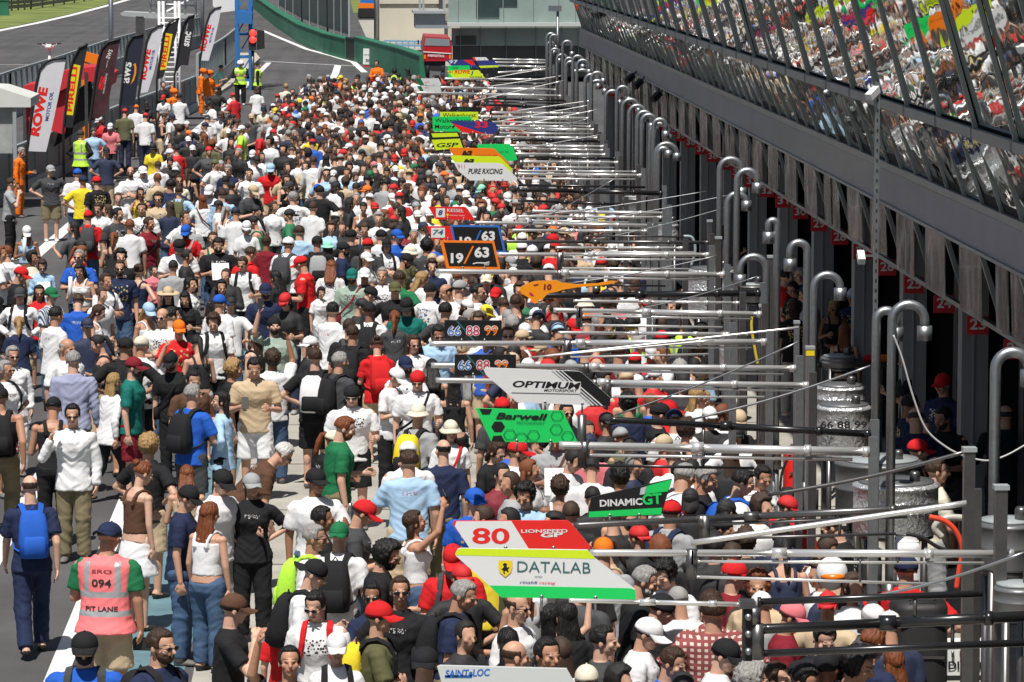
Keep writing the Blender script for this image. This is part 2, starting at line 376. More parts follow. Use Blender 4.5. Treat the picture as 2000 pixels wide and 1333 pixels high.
# ---- far buildings
CREAM = mat('cream_render', (.56, .52, .43), rough=.9, nscale=.8, namt=.08)
d0 = g0(870, 92).y
def dbox(x0, x1, y0, y1, d, t, mb, mi=0):
    a = at_d(x0, y1, d); b = at_d(x1, y0, d); mb.box(((a.x + b.x) / 2, d + t / 2, (a.z + b.z) / 2), (abs(b.x - a.x), t, abs(b.z - a.z)), mi); return mb
cb = empty('cream_building', (at_d(860, 90, d0).x, d0, 0), 'plain cream rendered building at the end of the pit lane', 'building')
dbox(741, 900, -140, 92, d0, 8, MB()).build('wall', CREAM, cb)
k = MB(); dbox(741, 900, 84, 92, d0 - .12, .12, k); k.build('plinth', WALLC, cb)
k = MB(); dbox(857, 864, -30, 24, d0 - .25, .2, k); k.build('downpipe', DSTEEL, cb)
k = MB(); dbox(741, 860, 8, 9.5, d0 - .1, .08, k); k.build('conduit', DSTEEL, cb)
plat = empty('concrete_gantry', (at_d(845, 50, d0 - 12).x, d0 - 12, 0), 'grey concrete deck on posts beside the glass building', 'platform')
k = MB(); dbox(811, 878, 26, 56, d0 - 12, 5, k); k.build('deck', mat('grey_cladding', (.20, .23, .27), rough=.6, nscale=2, namt=.08), plat)
k = MB(); dbox(807, 880, 22, 27, d0 - 12.3, 5.6, k); k.build('edge', FRAME, plat)
for xx in (818, 825, 865): k = MB(); dbox(xx, xx + 4, -20, 22, d0 - 11, .3, k); k.build('post', FRAME, plat)
k = MB(); dbox(868, 875, 56, 110, d0 - 10, .4, k); k.build('column', FRAME, plat)
# blue handrail in front of it
hr = empty('blue_handrail', (at_d(800, 95, d0 - 4).x, d0 - 4, 0), 'light blue steel handrail in front of the cream building', 'railing'); k = MB()
for yy in (80, 88, 97): a = at_d(750, yy, d0 - 4); b = at_d(835, yy + 2, d0 - 4); k.bar(a, b, .10, .10)
for i in range(8): x_ = 750 + i * 12; a = at_d(x_, 80 + i * .2, d0 - 4); k.bar(Vector((a.x, a.y, 0)), a, .07, .07, up=(0, 1, 0))
k.build('rail', mat('light_blue_paint', (.16, .33, .50), rough=.5), hr)
# glass building closing the view
GG = mat('green_tinted_glazing', (.30, .385, .36), rough=.08, metal=.15, spec=.8, nscale=.12, namt=.35)
GGD = mat('dark_green_glazing', (.035, .055, .055), rough=.08, spec=.9, nscale=.2, namt=.4)
dg_ = 175.0
gb = empty('glass_building', (at_d(1000, 60, dg_).x, dg_, 0), 'wide green glass fronted building with white ledge closing the far end', 'building')
k = MB(); dbox(876, 1300, -160, 46, dg_, 6, k); k.build('upper_glazing', GG, gb)
k = MB(); dbox(882, 1300, 55, 90, dg_ + 1.0, 6, k); k.build('middle_glazing', GG, gb)
k = MB(); dbox(884, 1300, 90, 150, dg_ + 1.4, 6, k); k.build('lower_glazing', GGD, gb)
k = MB(); dbox(874, 1300, 45, 52, dg_ - .5, 1.4, k); k.build('ledge', mat('white_metal_ledge', (.50, .53, .52), rough=.4), gb)
for xx in (893, 932, 982, 1040, 1090, 1123): k = MB(); dbox(xx, xx + 1.2, -120, 45, dg_ - .08, .1, k); dbox(xx + 6, xx + 7.2, 52, 150, dg_ + .9, .12, k); k.build('mullion', FRAME, gb)
for (x0, x1, y0, y1) in ((930, 975, -10, 34), (975, 1010, -40, 12), (890, 930, 70, 88)): k = MB(); dbox(x0, x1, y0, y1, dg_ - .05, .06, k) if y0 < 40 else dbox(x0, x1, y0, y1, dg_ + .95, .06, k); k.build('window', GGD, gb)
# ---- tall street-lamp pole and slim poles
def pole(x, yb, yt, rr, label, name='lamp_post', d=None):
    b = g0(x, yb) if d is None else Vector((at_d(x, yb, d).x, d, 0)); t = at_d(x, yt, b.y)
    return tag(MB().tube([b, Vector((b.x, b.y, t.z))], [rr * 1.1, rr], 10).tube([b, b + Vector((0, 0, .25))], rr * 1.7, 10).build(name, GALV), label, 'pole')
pole(736, 92, -60, .16, 'thick grey pole standing left of the cream building')
pole(218, 152, -60, .11, 'grey pole standing behind the dark red feather flag')
pole(396, 95, -60, .10, 'grey pole standing behind the black feather flag')
mb_ = MB(); b = at_d(1089, 140, 150); mb_.tube([(b.x, 150, 0), (b.x, 150, at_d(1089, 14, 150).z)], .05, 8); t_ = at_d(1084, 17, 150); mb_.box(t_, (.5, .3, .22))
tag(mb_.build('camera_pole', GALV), 'thin pole with white camera before the far glass building', 'pole')

# ============================================================ pit building
XF, ZF0, ZF1 = 6.3, 3.77, 4.18           # fascia under the glass
Y0, Y1 = 14.0, 107.0
LEAN = -.285                              # the glass leans out over the lane
zr = 5.02; Xr = 6.02; ztop = 9.4; Xtop = Xr + LEAN * (ztop - zr)
pb = empty('pit_building', (8, 60, 0), 'long pit building with glass front leaning out over the garages', 'building')
MIR = bpy.data.materials.new('mirror_glazing'); MIR.use_nodes = True; n = MIR.node_tree.nodes; l = MIR.node_tree.links; b = n['Principled BSDF']
b.inputs['Base Color'].default_value = (.52, .56, .55, 1); b.inputs['Metallic'].default_value = 1; b.inputs['Roughness'].default_value = .02
tc = n.new('ShaderNodeTexCoord'); mp_ = n.new('ShaderNodeMapping'); mp_.inputs['Scale'].default_value = (1, .55, 1.6); l.new(tc.outputs['Object'], mp_.inputs[0])
t = n.new('ShaderNodeTexNoise'); t.inputs['Scale'].default_value = 1.7; t.inputs['Detail'].default_value = 1.5; l.new(mp_.outputs[0], t.inputs[0])
bp = n.new('ShaderNodeBump'); bp.inputs['Strength'].default_value = .085; bp.inputs['Distance'].default_value = .06; l.new(t.outputs[0], bp.inputs['Height']); l.new(bp.outputs[0], b.inputs['Normal'])
MUL = mat('grey_green_mullion', (.34, .38, .37), rough=.35, metal=.5)
RAILM = mat('pale_grey_transom', (.36, .37, .36), rough=.45, metal=.3, nscale=1.2, namt=.12)
FASC = mat('blue_grey_fascia', (.115, .155, .235), rough=.33, metal=.25, nscale=.7, namt=.22, bump=.12, bscale=3)
NB = 2.30
def quadpanel(mb, ya, yb, xa, za, xb, zb, t=.05):
    nv_ = Vector((-(zb - za), 0, xb - xa)).normalized()
    if nv_.x < 0: nv_ = -nv_
    mb.prism([Vector((xa, ya, za)), Vector((xb, ya, zb)), Vector((xb, yb, zb)), Vector((xa, yb, za))], nv_ * t)
rp = random.Random(11); mbU = MB(); mbL = MB(); nB = int((Y1 - Y0) / NB)
for i in range(nB):
    ya = Y0 + i * NB + .03; yb = ya + NB - .06
    j = lambda: rp.uniform(-.012, .012)
    quadpanel(mbU, ya, yb, Xr + j(), zr + .09, Xtop + j() * 3, ztop)
    for q in (0, 1): quadpanel(mbL, ya + q * NB / 2, ya + (q + 1) * NB / 2 - .06, XF + j(), ZF1 + .09, Xr + j(), zr - .07)
mbU.build('upper_glazing', MIR, pb); mbL.build('lower_glazing', MIR, pb)
mu = MB(); ml = MB()
for i in range(nB + 1):
    y = Y0 + i * NB; mu = MB()
    mu.bar((Xr - .0, y, zr), (Xtop - .0, y, ztop), .040, .045, up=(1, 0, 0)); mu.build('mullion', MUL, pb)
for i in range(2 * nB + 1):
    y = Y0 + i * NB / 2; ml = MB(); ml.bar((XF, y, ZF1), (Xr, y, zr), .032, .035, up=(1, 0, 0)); ml.build('lower_mullion', MUL, pb)
k = MB().bar((Xr - .02, Y0, zr), (Xr - .02, Y1, zr), .07, .10); k.bar((XF - .01, Y0, ZF1 + .03), (XF - .01, Y1, ZF1 + .03), .08, .08)
for i in range(nB): k.box((Xr - .06, Y0 + i * NB + .02, zr), (.02, .02, .11))
k.build('transom', RAILM, pb)
k = MB().bar((XF - .0, Y0, (ZF0 + ZF1) / 2 - .005), (XF - .0, Y1, (ZF0 + ZF1) / 2 - .005), .09, ZF1 - ZF0 - .02); k.build('fascia', FASC, pb)
k = MB().bar((XF - .02, Y0, ZF0 - .01), (XF - .02, Y1, ZF0 - .01), .10, .035); k.build('gutter', RAILM, pb)
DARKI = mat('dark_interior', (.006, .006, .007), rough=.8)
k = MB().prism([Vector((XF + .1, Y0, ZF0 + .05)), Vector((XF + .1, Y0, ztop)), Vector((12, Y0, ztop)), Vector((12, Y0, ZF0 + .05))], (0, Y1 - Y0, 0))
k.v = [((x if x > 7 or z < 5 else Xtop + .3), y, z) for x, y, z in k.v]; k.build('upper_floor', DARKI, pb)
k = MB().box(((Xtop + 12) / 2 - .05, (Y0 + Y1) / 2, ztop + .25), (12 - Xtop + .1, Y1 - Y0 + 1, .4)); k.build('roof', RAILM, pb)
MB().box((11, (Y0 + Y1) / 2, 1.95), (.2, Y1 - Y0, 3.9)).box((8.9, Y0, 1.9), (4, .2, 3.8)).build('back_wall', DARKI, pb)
# end wall of the building (green glass)
MB().box((9.2, Y1 + .1, 6.9), (5.4, .15, 5.2)).build('end_glazing', GG, pb)
# rail and struts below the fascia, garage pillars
XR_, ZR_ = 6.55, 2.93
MB().bar((XR_, Y0, ZR_), (XR_, Y1, ZR_), .06, .05).build('lower_rail', RAILM, pb)
PIL = mat('garage_pillar_grey', (.27, .275, .285), rough=.5, nscale=2, namt=.06)
dS = lambda n_: (H - 2.75) * F / (F * (H - 2.75) * (1.285e-3 + .0743e-3 * (n_ - 23)) * F) if False else 1
sgn = []
for n_ in range(19, 54):
    Yi = F * (H - 2.80) * (1.285e-3 + .0743e-3 * (n_ - 23)) ; 
    if Yi < Y1 - 1: sgn.append((n_, Yi))
SGR = mat('sign_red', (.55, .012, .018), rough=.45)
SGW = mat('sign_white', (.75, .75, .75), rough=.5)
ST = sgn[1][1] - sgn[0][1]
for n_, y in sgn:
    if n_ % 2 == 0: p_ = MB().box((6.97, y + .1, 1.6), (.30, .30, 3.2)); p_.box((6.95, y - .06, 1.6), (.02, .02, 3.2), 1); p_.box((8.9, y + .25, 1.9), (3.6, .12, 3.8), 2); p_.build('pillar', [PIL, FRAME, DARKI], pb)  # dark divider wall behind each pillar, added to block skylight in the garages
    s_ = MB(); s_.bar((XF, y + .2, ZF0 - .04), (XR_, y + .2, ZR_ + .02), .05, .07, up=(0, 1, 0)); s_.build('strut', MUL, pb)
    # number board hanging under the rail, square to the lane
    X_ = 6.62; r = empty('garage_number_sign', (X_, y, 2.8), 'small red sign reading %s under the garage canopy' % cardinal(n_), 'sign', 'numbered signs over the garages')
    MB().box((X_, y, 2.79), (.235, .02, .20)).build('panel', SGR, r)
    v, f = text_mesh(str(n_), .02); MB().add([Vector((X_ - .085 + a * .17, y - .012, 2.745 + b * .115)) for a, b in v], f).build('lettering', SGW, r, recalc=False)
    # garage fittings
    if n_ < 40 and n_ % 2 == 0:
        g_ = MB().box((7.35, y - ST * .45, 1.5), (.06, .3, 2.9)); g_.build('door_guide', DSTEEL, pb)
# hanging clear plastic banners between fascia and rail
BANN = bpy.data.materials.new('clear_plastic_banner'); BANN.use_nodes = True; n = BANN.node_tree.nodes; l = BANN.node_tree.links; b = n['Principled BSDF']
tc = n.new('ShaderNodeTexCoord'); mp_ = n.new('ShaderNodeMapping'); mp_.inputs['Scale'].default_value = (1, 1.5, .55); l.new(tc.outputs['Object'], mp_.inputs[0])
t = n.new('ShaderNodeTexNoise'); t.inputs['Scale'].default_value = 2.2; t.inputs['Detail'].default_value = 7; l.new(mp_.outputs[0], t.inputs[0]); cr = n.new('ShaderNodeValToRGB'); l.new(t.outputs[0], cr.inputs[0])
for e_, (ps_, c_) in zip((cr.color_ramp.elements[0], cr.color_ramp.elements[1]), ((.26, (.04, .04, .045, 1)), (.58, (.48, .47, .46, 1)))): e_.position = ps_; e_.color = c_
e_ = cr.color_ramp.elements.new(.72); e_.color = (.55, .22, .14, 1); e_ = cr.color_ramp.elements.new(.76); e_.color = (.75, .74, .72, 1); e_ = cr.color_ramp.elements.new(.5); e_.color = (.10, .10, .11, 1)  # palest stop paints glare streaks into the colour; reddish stop is print
l.new(cr.outputs[0], b.inputs['Base Color']); b.inputs['Roughness'].default_value = .16; b.inputs['Alpha'].default_value = .66; b.inputs['Specular IOR Level'].default_value = .9
t2 = n.new('ShaderNodeTexNoise'); t2.inputs['Scale'].default_value = 3; mp2 = n.new('ShaderNodeMapping'); mp2.inputs['Scale'].default_value = (1, 1.6, .35); l.new(tc.outputs['Object'], mp2.inputs[0]); l.new(mp2.outputs[0], t2.inputs[0])
bp = n.new('ShaderNodeBump'); bp.inputs['Strength'].default_value = .35; bp.inputs['Distance'].default_value = .1; l.new(t2.outputs[0], bp.inputs['Height']); l.new(bp.outputs[0], b.inputs['Normal'])
NBAN = []
BWHERE = ['under the canopy near the number %d sign, nearer half', 'under the canopy near the number %d sign, farther half']
for n_, y in sgn:
    bays = [(.42, 1.42)] if n_ % 3 else [(.36, .72), (1.16, .72)]
    for q, (o_, l_) in enumerate(bays):
        ya = y + o_; yb = ya + l_; w_ = MB(); rings = []
        for i in range(9):
            yy = ya + (yb - ya) * i / 8; dx = .012 * math.sin(i * .8 + n_ + q); x1, z1 = XF + .03, ZF0 - .03; x2, z2 = XF + .05, 3.045 + .03 * math.sin(n_ * 5.1)
            rings.append([Vector((x1 + dx, yy, z1)), Vector((x2 + dx * 2, yy, z2)), Vector((x2 + dx * 2 + .008, yy, z2)), Vector((x1 + dx + .008, yy, z1))])
        w_.loft(rings, 0, False); o = w_.build('plastic_banner', BANN)
        NBAN.append(o)
for i, o in enumerate(NBAN): tag(o, 'creased see-through banner under the canopy, %s counted from the nearest' % ordinal(i + 1), 'banner', 'plastic banners under the canopy')
# white cabinets and sockets inside the garages
WB = mat('cabinet_grey', (.22, .23, .24), rough=.5)
for i, (n_, y) in enumerate(sgn):
    if n_ > 34 or n_ % 2: continue
    c = empty('wall_cabinet', (7.6, y + 1.0, 0), 'grey socket cabinet in the %s garage bay from the nearest' % ordinal(i + 1), 'cabinet', 'socket cabinets in the garages')
    MB().box((7.6, y + 1.0, 1.55), (.5, .16, .9)).build('box', WB, c); k = MB()
    for a in (0, 1):
        for b2 in (0, 1, 2): k.lathe((7.48 + a * .24, y + .9, 1.27 + b2 * .27), [(.0, 0)] * 2, 3) if False else k.box((7.48 + a * .24, y + .91, 1.27 + b2 * .27), (.15, .02, .17))
    k.build('sockets', BLKM, c)
# ============================================================ people
def ringp(c, ax, ay, n=20, e=2.4):
    out = []
    for k in range(n):
        t = 2 * math.pi * k / n; ct, st = math.cos(t), math.sin(t)
        r = (abs(ct) ** e + abs(st) ** e) ** (-1 / e)
        out.append(c + ax * (ct * r) + ay * (st * r))
    return out
def tcap(mb, a, b, ra, rb, flat=False, n=12):
    a = Vector(a); b = Vector(b); d = (b - a).normalized(); x = d.orthogonal().normalized(); y = d.cross(x)
    rg = lambda c, r: [c + (x * math.cos(2 * math.pi * k / n) + y * math.sin(2 * math.pi * k / n)) * r for k in range(n)]
    rings = []
    if not flat:
        for t in (80, 50, 22): rings.append(rg(a - d * ra * math.sin(R(t)), ra * math.cos(R(t))))
    rings += [rg(a, ra), rg(b, rb)]
    if not flat:
        for t in (22, 50, 80): rings.append(rg(b + d * rb * math.sin(R(t)), rb * math.cos(R(t))))
    mb.loft(rings)
POSES = {  # lean, head pitch, head yaw, (upper, fore) for the right (-x) and left arm with x pointing outwards, legs (thigh y, shin y) right, left
 's': (2, 5, 0, ((.20, .04, -1), (.05, -.18, -1)), ((.17, .02, -1), (.06, -.28, -1)), ((-.03, .03), (-.10, .05))),
 'p': (4, 26, 0, ((.22, -.12, -1), (-.50, -1, .40)), ((.24, -.10, -1), (-.42, -1, .25)), ((-.02, .02), (-.08, .06))),
 'h': (0, 0, 14, ((.72, .22, -.8), (-.85, -.35, -.55)), ((.70, .2, -.8), (-.85, -.32, -.5)), ((-.03, .03), (-.08, .04))),
 'w': (5, 4, 0, ((.15, .35, -1), (.02, -.15, -1)), ((.14, -.35, -1), (.0, -.8, -1)), ((-.42, .06), (.20, .62))),
 'r': (-2, -6, 0, ((.35, -.75, .75), (-.18, -.25, 1)), ((.18, 0, -1), (-.2, -.8, -.5)), ((-.02, .02), (-.07, .04))),
 'x': (1, 3, -12, ((.28, -.30, -1), (-1, -.45, .12)), ((.28, -.32, -1), (-1, -.35, .22)), ((-.05, .04), (-.03, .03))),
 'f': (2, 8, 10, ((.30, -.55, -.62), (-.42, -.10, 1)), ((.2, .05, -1), (.02, -.3, -1)), ((-.02, .03), (-.09, .04))),
 'q': (3, 20, -16, ((.17, .05, -1), (.05, -.2, -1)), ((.2, -.15, -1), (-.25, -1, .1)), ((-.03, .03), (-.06, .05))),
 'b': (42, 26, 0, ((.12, -.55, -.8), (-.2, -.9, -.6)), ((.12, -.5, -.85), (-.2, -.9, -.5)), ((-.12, .18), (-.02, .1))),
 'e': (2, 2, 28, ((.16, .10, -1), (.02, -.25, -1)), ((.3, -.3, -.9), (-.15, -.9, .55)), ((-.05, .03), (-.02, .04))),
}
def skeleton(pose, fem):
    lean, hp, hy, ra, la, legs = POSES[pose]
    J = {}; bz = .93
    T = Matrix.Rotation(R(lean), 4, 'X'); O = Vector((0, 0, bz)); T3 = T.to_3x3()
    tp = lambda x, y, z: O + T3 @ Vector((x, y, z))
    J['T3'] = T3; J['tp'] = tp
    sw = .168 if fem else .190
    for i, (sx, arm) in enumerate(((-1, ra), (1, la))):
        sh = tp(sx * sw, 0, .452)
        u = (T3 @ Vector((arm[0][0] * sx, arm[0][1], arm[0][2]))).normalized(); f = (T3 @ Vector((arm[1][0] * sx, arm[1][1], arm[1][2]))).normalized()
        el = sh + u * (.275 if fem else .295); wr = el + f * (.235 if fem else .255)
        J['arm%d' % i] = (sh, el, wr, f, sx)
        hpj = Vector((sx * .088, 0, bz - .02)); th, shn = legs[i]
        k = hpj + Vector((sx * .035, th, -1)).normalized() * .43; an = k + Vector((0, shn, -1)).normalized() * .42
        J['leg%d' % i] = (hpj, k, an)
    zmin = min(J['leg0'][2].z, J['leg1'][2].z); J['dz'] = .075 - zmin
    nk = tp(0, .005, .545); HM = T3 @ Matrix.Rotation(R(hy), 3, 'Z') @ Matrix.Rotation(R(hp - lean * .6), 3, 'X')
    J['neck'] = nk; J['HM'] = HM; J['head'] = nk + T3 @ Vector((0, -.012, .045)) + HM @ Vector((0, -.012, .115))
    return J
def torso_rings(J, fem, inf=0.0, z0=-.08, z1=.52, top=True):
    P = [(-.10, .150, .108), (0, .168 if fem else .160, .118), (.10, .140 if fem else .150, .105), (.20, .128 if fem else .150, .100), (.32, .148 if fem else .170, .118),
         (.42, .155 if fem else .180, .112), (.465, .150 if fem else .172, .094), (.497, .128 if fem else .142, .078), (.523, .088, .062), (.55, .058, .055)]
    T3 = J['T3']; out = []
    for z, a, b in P:
        if z < z0 - 1e-6 or z > z1 + .03: continue
        c = J['tp'](0, (-.012 if .25 < z < .45 else .004), z); out.append(ringp(c, T3 @ Vector((a + inf, 0, 0)), T3 @ Vector((0, b + inf, 0))))
    return out
def prims_body(J, fem):
    """list of (zone, MB, seg for nearest test)"""
    L = []
    def add(zone, fn, a, b, r): mb = MB(); fn(mb); L.append((zone, mb, Vector(a), Vector(b), r))
    add('torso', lambda m: m.loft(torso_rings(J, fem)), J['tp'](0, 0, 0), J['tp'](0, 0, .42), .15)
    if fem:
        for sx in (-1, 1): c = J['tp'](sx * .07, -.085, .345); add('torso', lambda m: m.ell(c, (.062, .055, .06)), c, c, .05)
    hd = J['head']; HM = J['HM']; hp = lambda x, y, z: hd + HM @ Vector((x, y, z))
    add('neck', lambda m: tcap(m, J['neck'] - J['T3'] @ Vector((0, 0, .04)), hp(0, .02, -.05), .050 if fem else .060, .046 if fem else .055), J['neck'], hp(0, .02, -.05), .05)
    def headf(m):
        m.ell(hp(0, .014, .030), (.074, .093, .090), mrot=HM, n=20)
        m.ell(hp(0, -.022, -.035), (.058, .066, .078), mrot=HM, n=16)
        m.ell(hp(0, -.055, -.088), (.026, .026, .024), mrot=HM)
        m.ell(hp(0, -.078, .014), (.045, .018, .016), mrot=HM)      # brow
        tcap(m, hp(0, -.088, .006), hp(0, -.108, -.026), .009, .015)
        m.ell(hp(0, -.084, -.058), (.024, .012, .013), mrot=HM)
        for sx in (-1, 1):
            m.ell(hp(sx * .077, .008, -.012), (.009, .020, .032), mrot=HM)
            m.ell(hp(sx * .042, -.062, -.022), (.022, .02, .022), mrot=HM)
    add('head', headf, hp(0, 0, .04), hp(0, -.02, -.03), .08)
    for i in (0, 1):
        sh, el, wr, f, sx = J['arm%d' % i]; k = .86 if fem else 1
        add('upper', lambda m: (m.ell(sh, (.054 * k,) * 3), tcap(m, sh, el, .048 * k, .040 * k)), sh, el, .045)
        add('fore', lambda m: tcap(m, el, wr, .040 * k, .027 * k), el, wr, .035)
        # hand: palm, four fingers and a thumb
        inw = Vector((-sx, 0, 0)); side = f.cross(inw)
        if side.length < .2: side = f.cross(Vector((0, 0, 1)))
        side.normalize(); pn = side.cross(f).normalized()
        if pn.dot(inw) < 0: pn = -pn
        fr = Matrix((side, pn, f)).transposed()
        def hand(m):
            m.ell(wr + f * .045, (.038 * k, .018, .052), mrot=fr, n=12)
            for q, ln in enumerate((.060, .070, .066, .050)):
                a = wr + f * .082 + side * ((q - 1.5) * .0215)
                b = a + (f * .9 + pn * .35 + side * (q - 1.5) * .08).normalized() * ln * .5; c = b + (f * .6 + pn * .8).normalized() * ln * .5
                tcap(m, a, b, .0095, .009); tcap(m, b, c, .009, .0075)
            a = wr + f * .03 - side * .03 if True else wr; b = a - side * .028 + f * .035 + pn * .012; c = b + f * .03 + pn * .014
            tcap(m, a, b, .0125, .011); tcap(m, b, c, .011, .009)
        add('hand', hand, wr, wr + f * .15, .03)
        h, kn, an = J['leg%d' % i]
        add('thigh', lambda m: tcap(m, h, kn, .084 if not fem else .086, .056), h, kn, .07)
        add('calf', lambda m: (tcap(m, kn, an, .054, .037), m.ell(kn.lerp(an, .28) + Vector((0, .018, 0)), (.046, .05, .10))), kn, an, .045)
        tilt = 0
        add('shoe', lambda m: (m.ell(an + Vector((0, -.045, -.040)), (.045, .105, .036), n=14), m.ell(an + Vector((0, -.105, -.046)), (.046, .062, .028), n=14), m.ell(an + Vector((0, .02, -.02)), (.042, .05, .055))), an + Vector((0, .02, -.05)), an + Vector((0, -.13, -.05)), .045)
    return L
_dg = bpy.context.evaluated_depsgraph_get
def remesh(mb, vox, smooth=3, fac=.5):
    me = mb.mesh('tmp'); bm = bmesh.new(); bm.from_mesh(me); bmesh.ops.recalc_face_normals(bm, faces=bm.faces); bm.to_mesh(me); bm.free()
    o = bpy.data.objects.new('tmp', me); COL.objects.link(o)
    r = o.modifiers.new('r', 'REMESH'); r.mode = 'VOXEL'; r.voxel_size = vox; r.use_smooth_shade = True
    s_ = o.modifiers.new('s', 'SMOOTH'); s_.factor = fac; s_.iterations = smooth
    dg = _dg(); dg.update(); out = bpy.data.meshes.new_from_object(o.evaluated_get(dg))
    bpy.data.objects.remove(o); bpy.data.meshes.remove(me); return out
def arr(me):
    v = np.empty(len(me.vertices) * 3, np.float32); me.vertices.foreach_get('co', v); return v.reshape(-1, 3)
def centers(me):
    c = np.empty(len(me.polygons) * 3, np.float32); me.polygons.foreach_get('center', c); return c.reshape(-1, 3)
def segd(c, a, b):
    a = np.array(a); b = np.array(b); d = b - a; L = max((d * d).sum(), 1e-9)
    t = np.clip(((c - a) @ d) / L, 0, 1); return np.linalg.norm(c - a - t[:, None] * d, axis=1)
BODY = {}
def shift(me, dz):
    v = arr(me); v[:, 2] += dz; me.vertices.foreach_set('co', v.ravel()); me.update()
def body(pose, fem):
    key = (pose, fem)
    if key in BODY: return BODY[key]
    J = skeleton(pose, fem); L = prims_body(J, fem); mb = MB()
    for z, m_, a, b, r in L: mb.add(m_.v, m_.f)
    me = remesh(mb, .0088, 2, .45); me.name = 'person_body'
    c = centers(me); D = np.stack([segd(c, a, b) / r for z, m_, a, b, r in L]); zi = D.argmin(0)
    zn = np.array([l[0] for l in L])[zi]
    HM = np.array(J['HM']); q = (c - np.array(J['head'])) @ HM        # head-local
    idx = np.zeros(len(c), np.int32)
    face = (q[:, 1] < -.05) & (zn == 'head')
    for sx in (-1, 1):
        idx[face & (np.hypot((q[:, 0] - sx * .031) / 1.5, q[:, 2] - .003) < .0072)] = 1
        idx[face & (np.abs(q[:, 0] - sx * .032) < .018) & (np.abs(q[:, 2] - .027) < .0042)] = 1
    idx[face & (np.abs(q[:, 0]) < .024) & (np.abs(q[:, 2] + .060) < .0085)] = 2
    idx[zn == 'shoe'] = 3
    me.polygons.foreach_set('material_index', idx)
    for mm in (SKINS[0], M_EYE, M_LIP, SHOES[0]): me.materials.append(mm)
    shift(me, J['dz']); BODY[key] = (me, J); return BODY[key]
def wrinkle(me, amp, seed, keep=None):
    v = arr(me); n = np.empty_like(v).ravel(); me.vertices.foreach_get('normal', n); n = n.reshape(-1, 3)
    k = np.empty(len(v), np.float32)
    for i in range(len(v)):
        p = v[i]; k[i] = .8 * noise.noise(Vector((p[0] * 6 + seed, p[1] * 6, p[2] * 5))) + .55 - 1.5 * abs(noise.noise(Vector((p[0] * 5 + p[2] * 6 + seed, p[1] * 7, p[2] * 12 - abs(p[0]) * 10))))
    v += n * (k * amp)[:, None]; me.vertices.foreach_set('co', v.ravel()); me.update()
CLOTH = {}
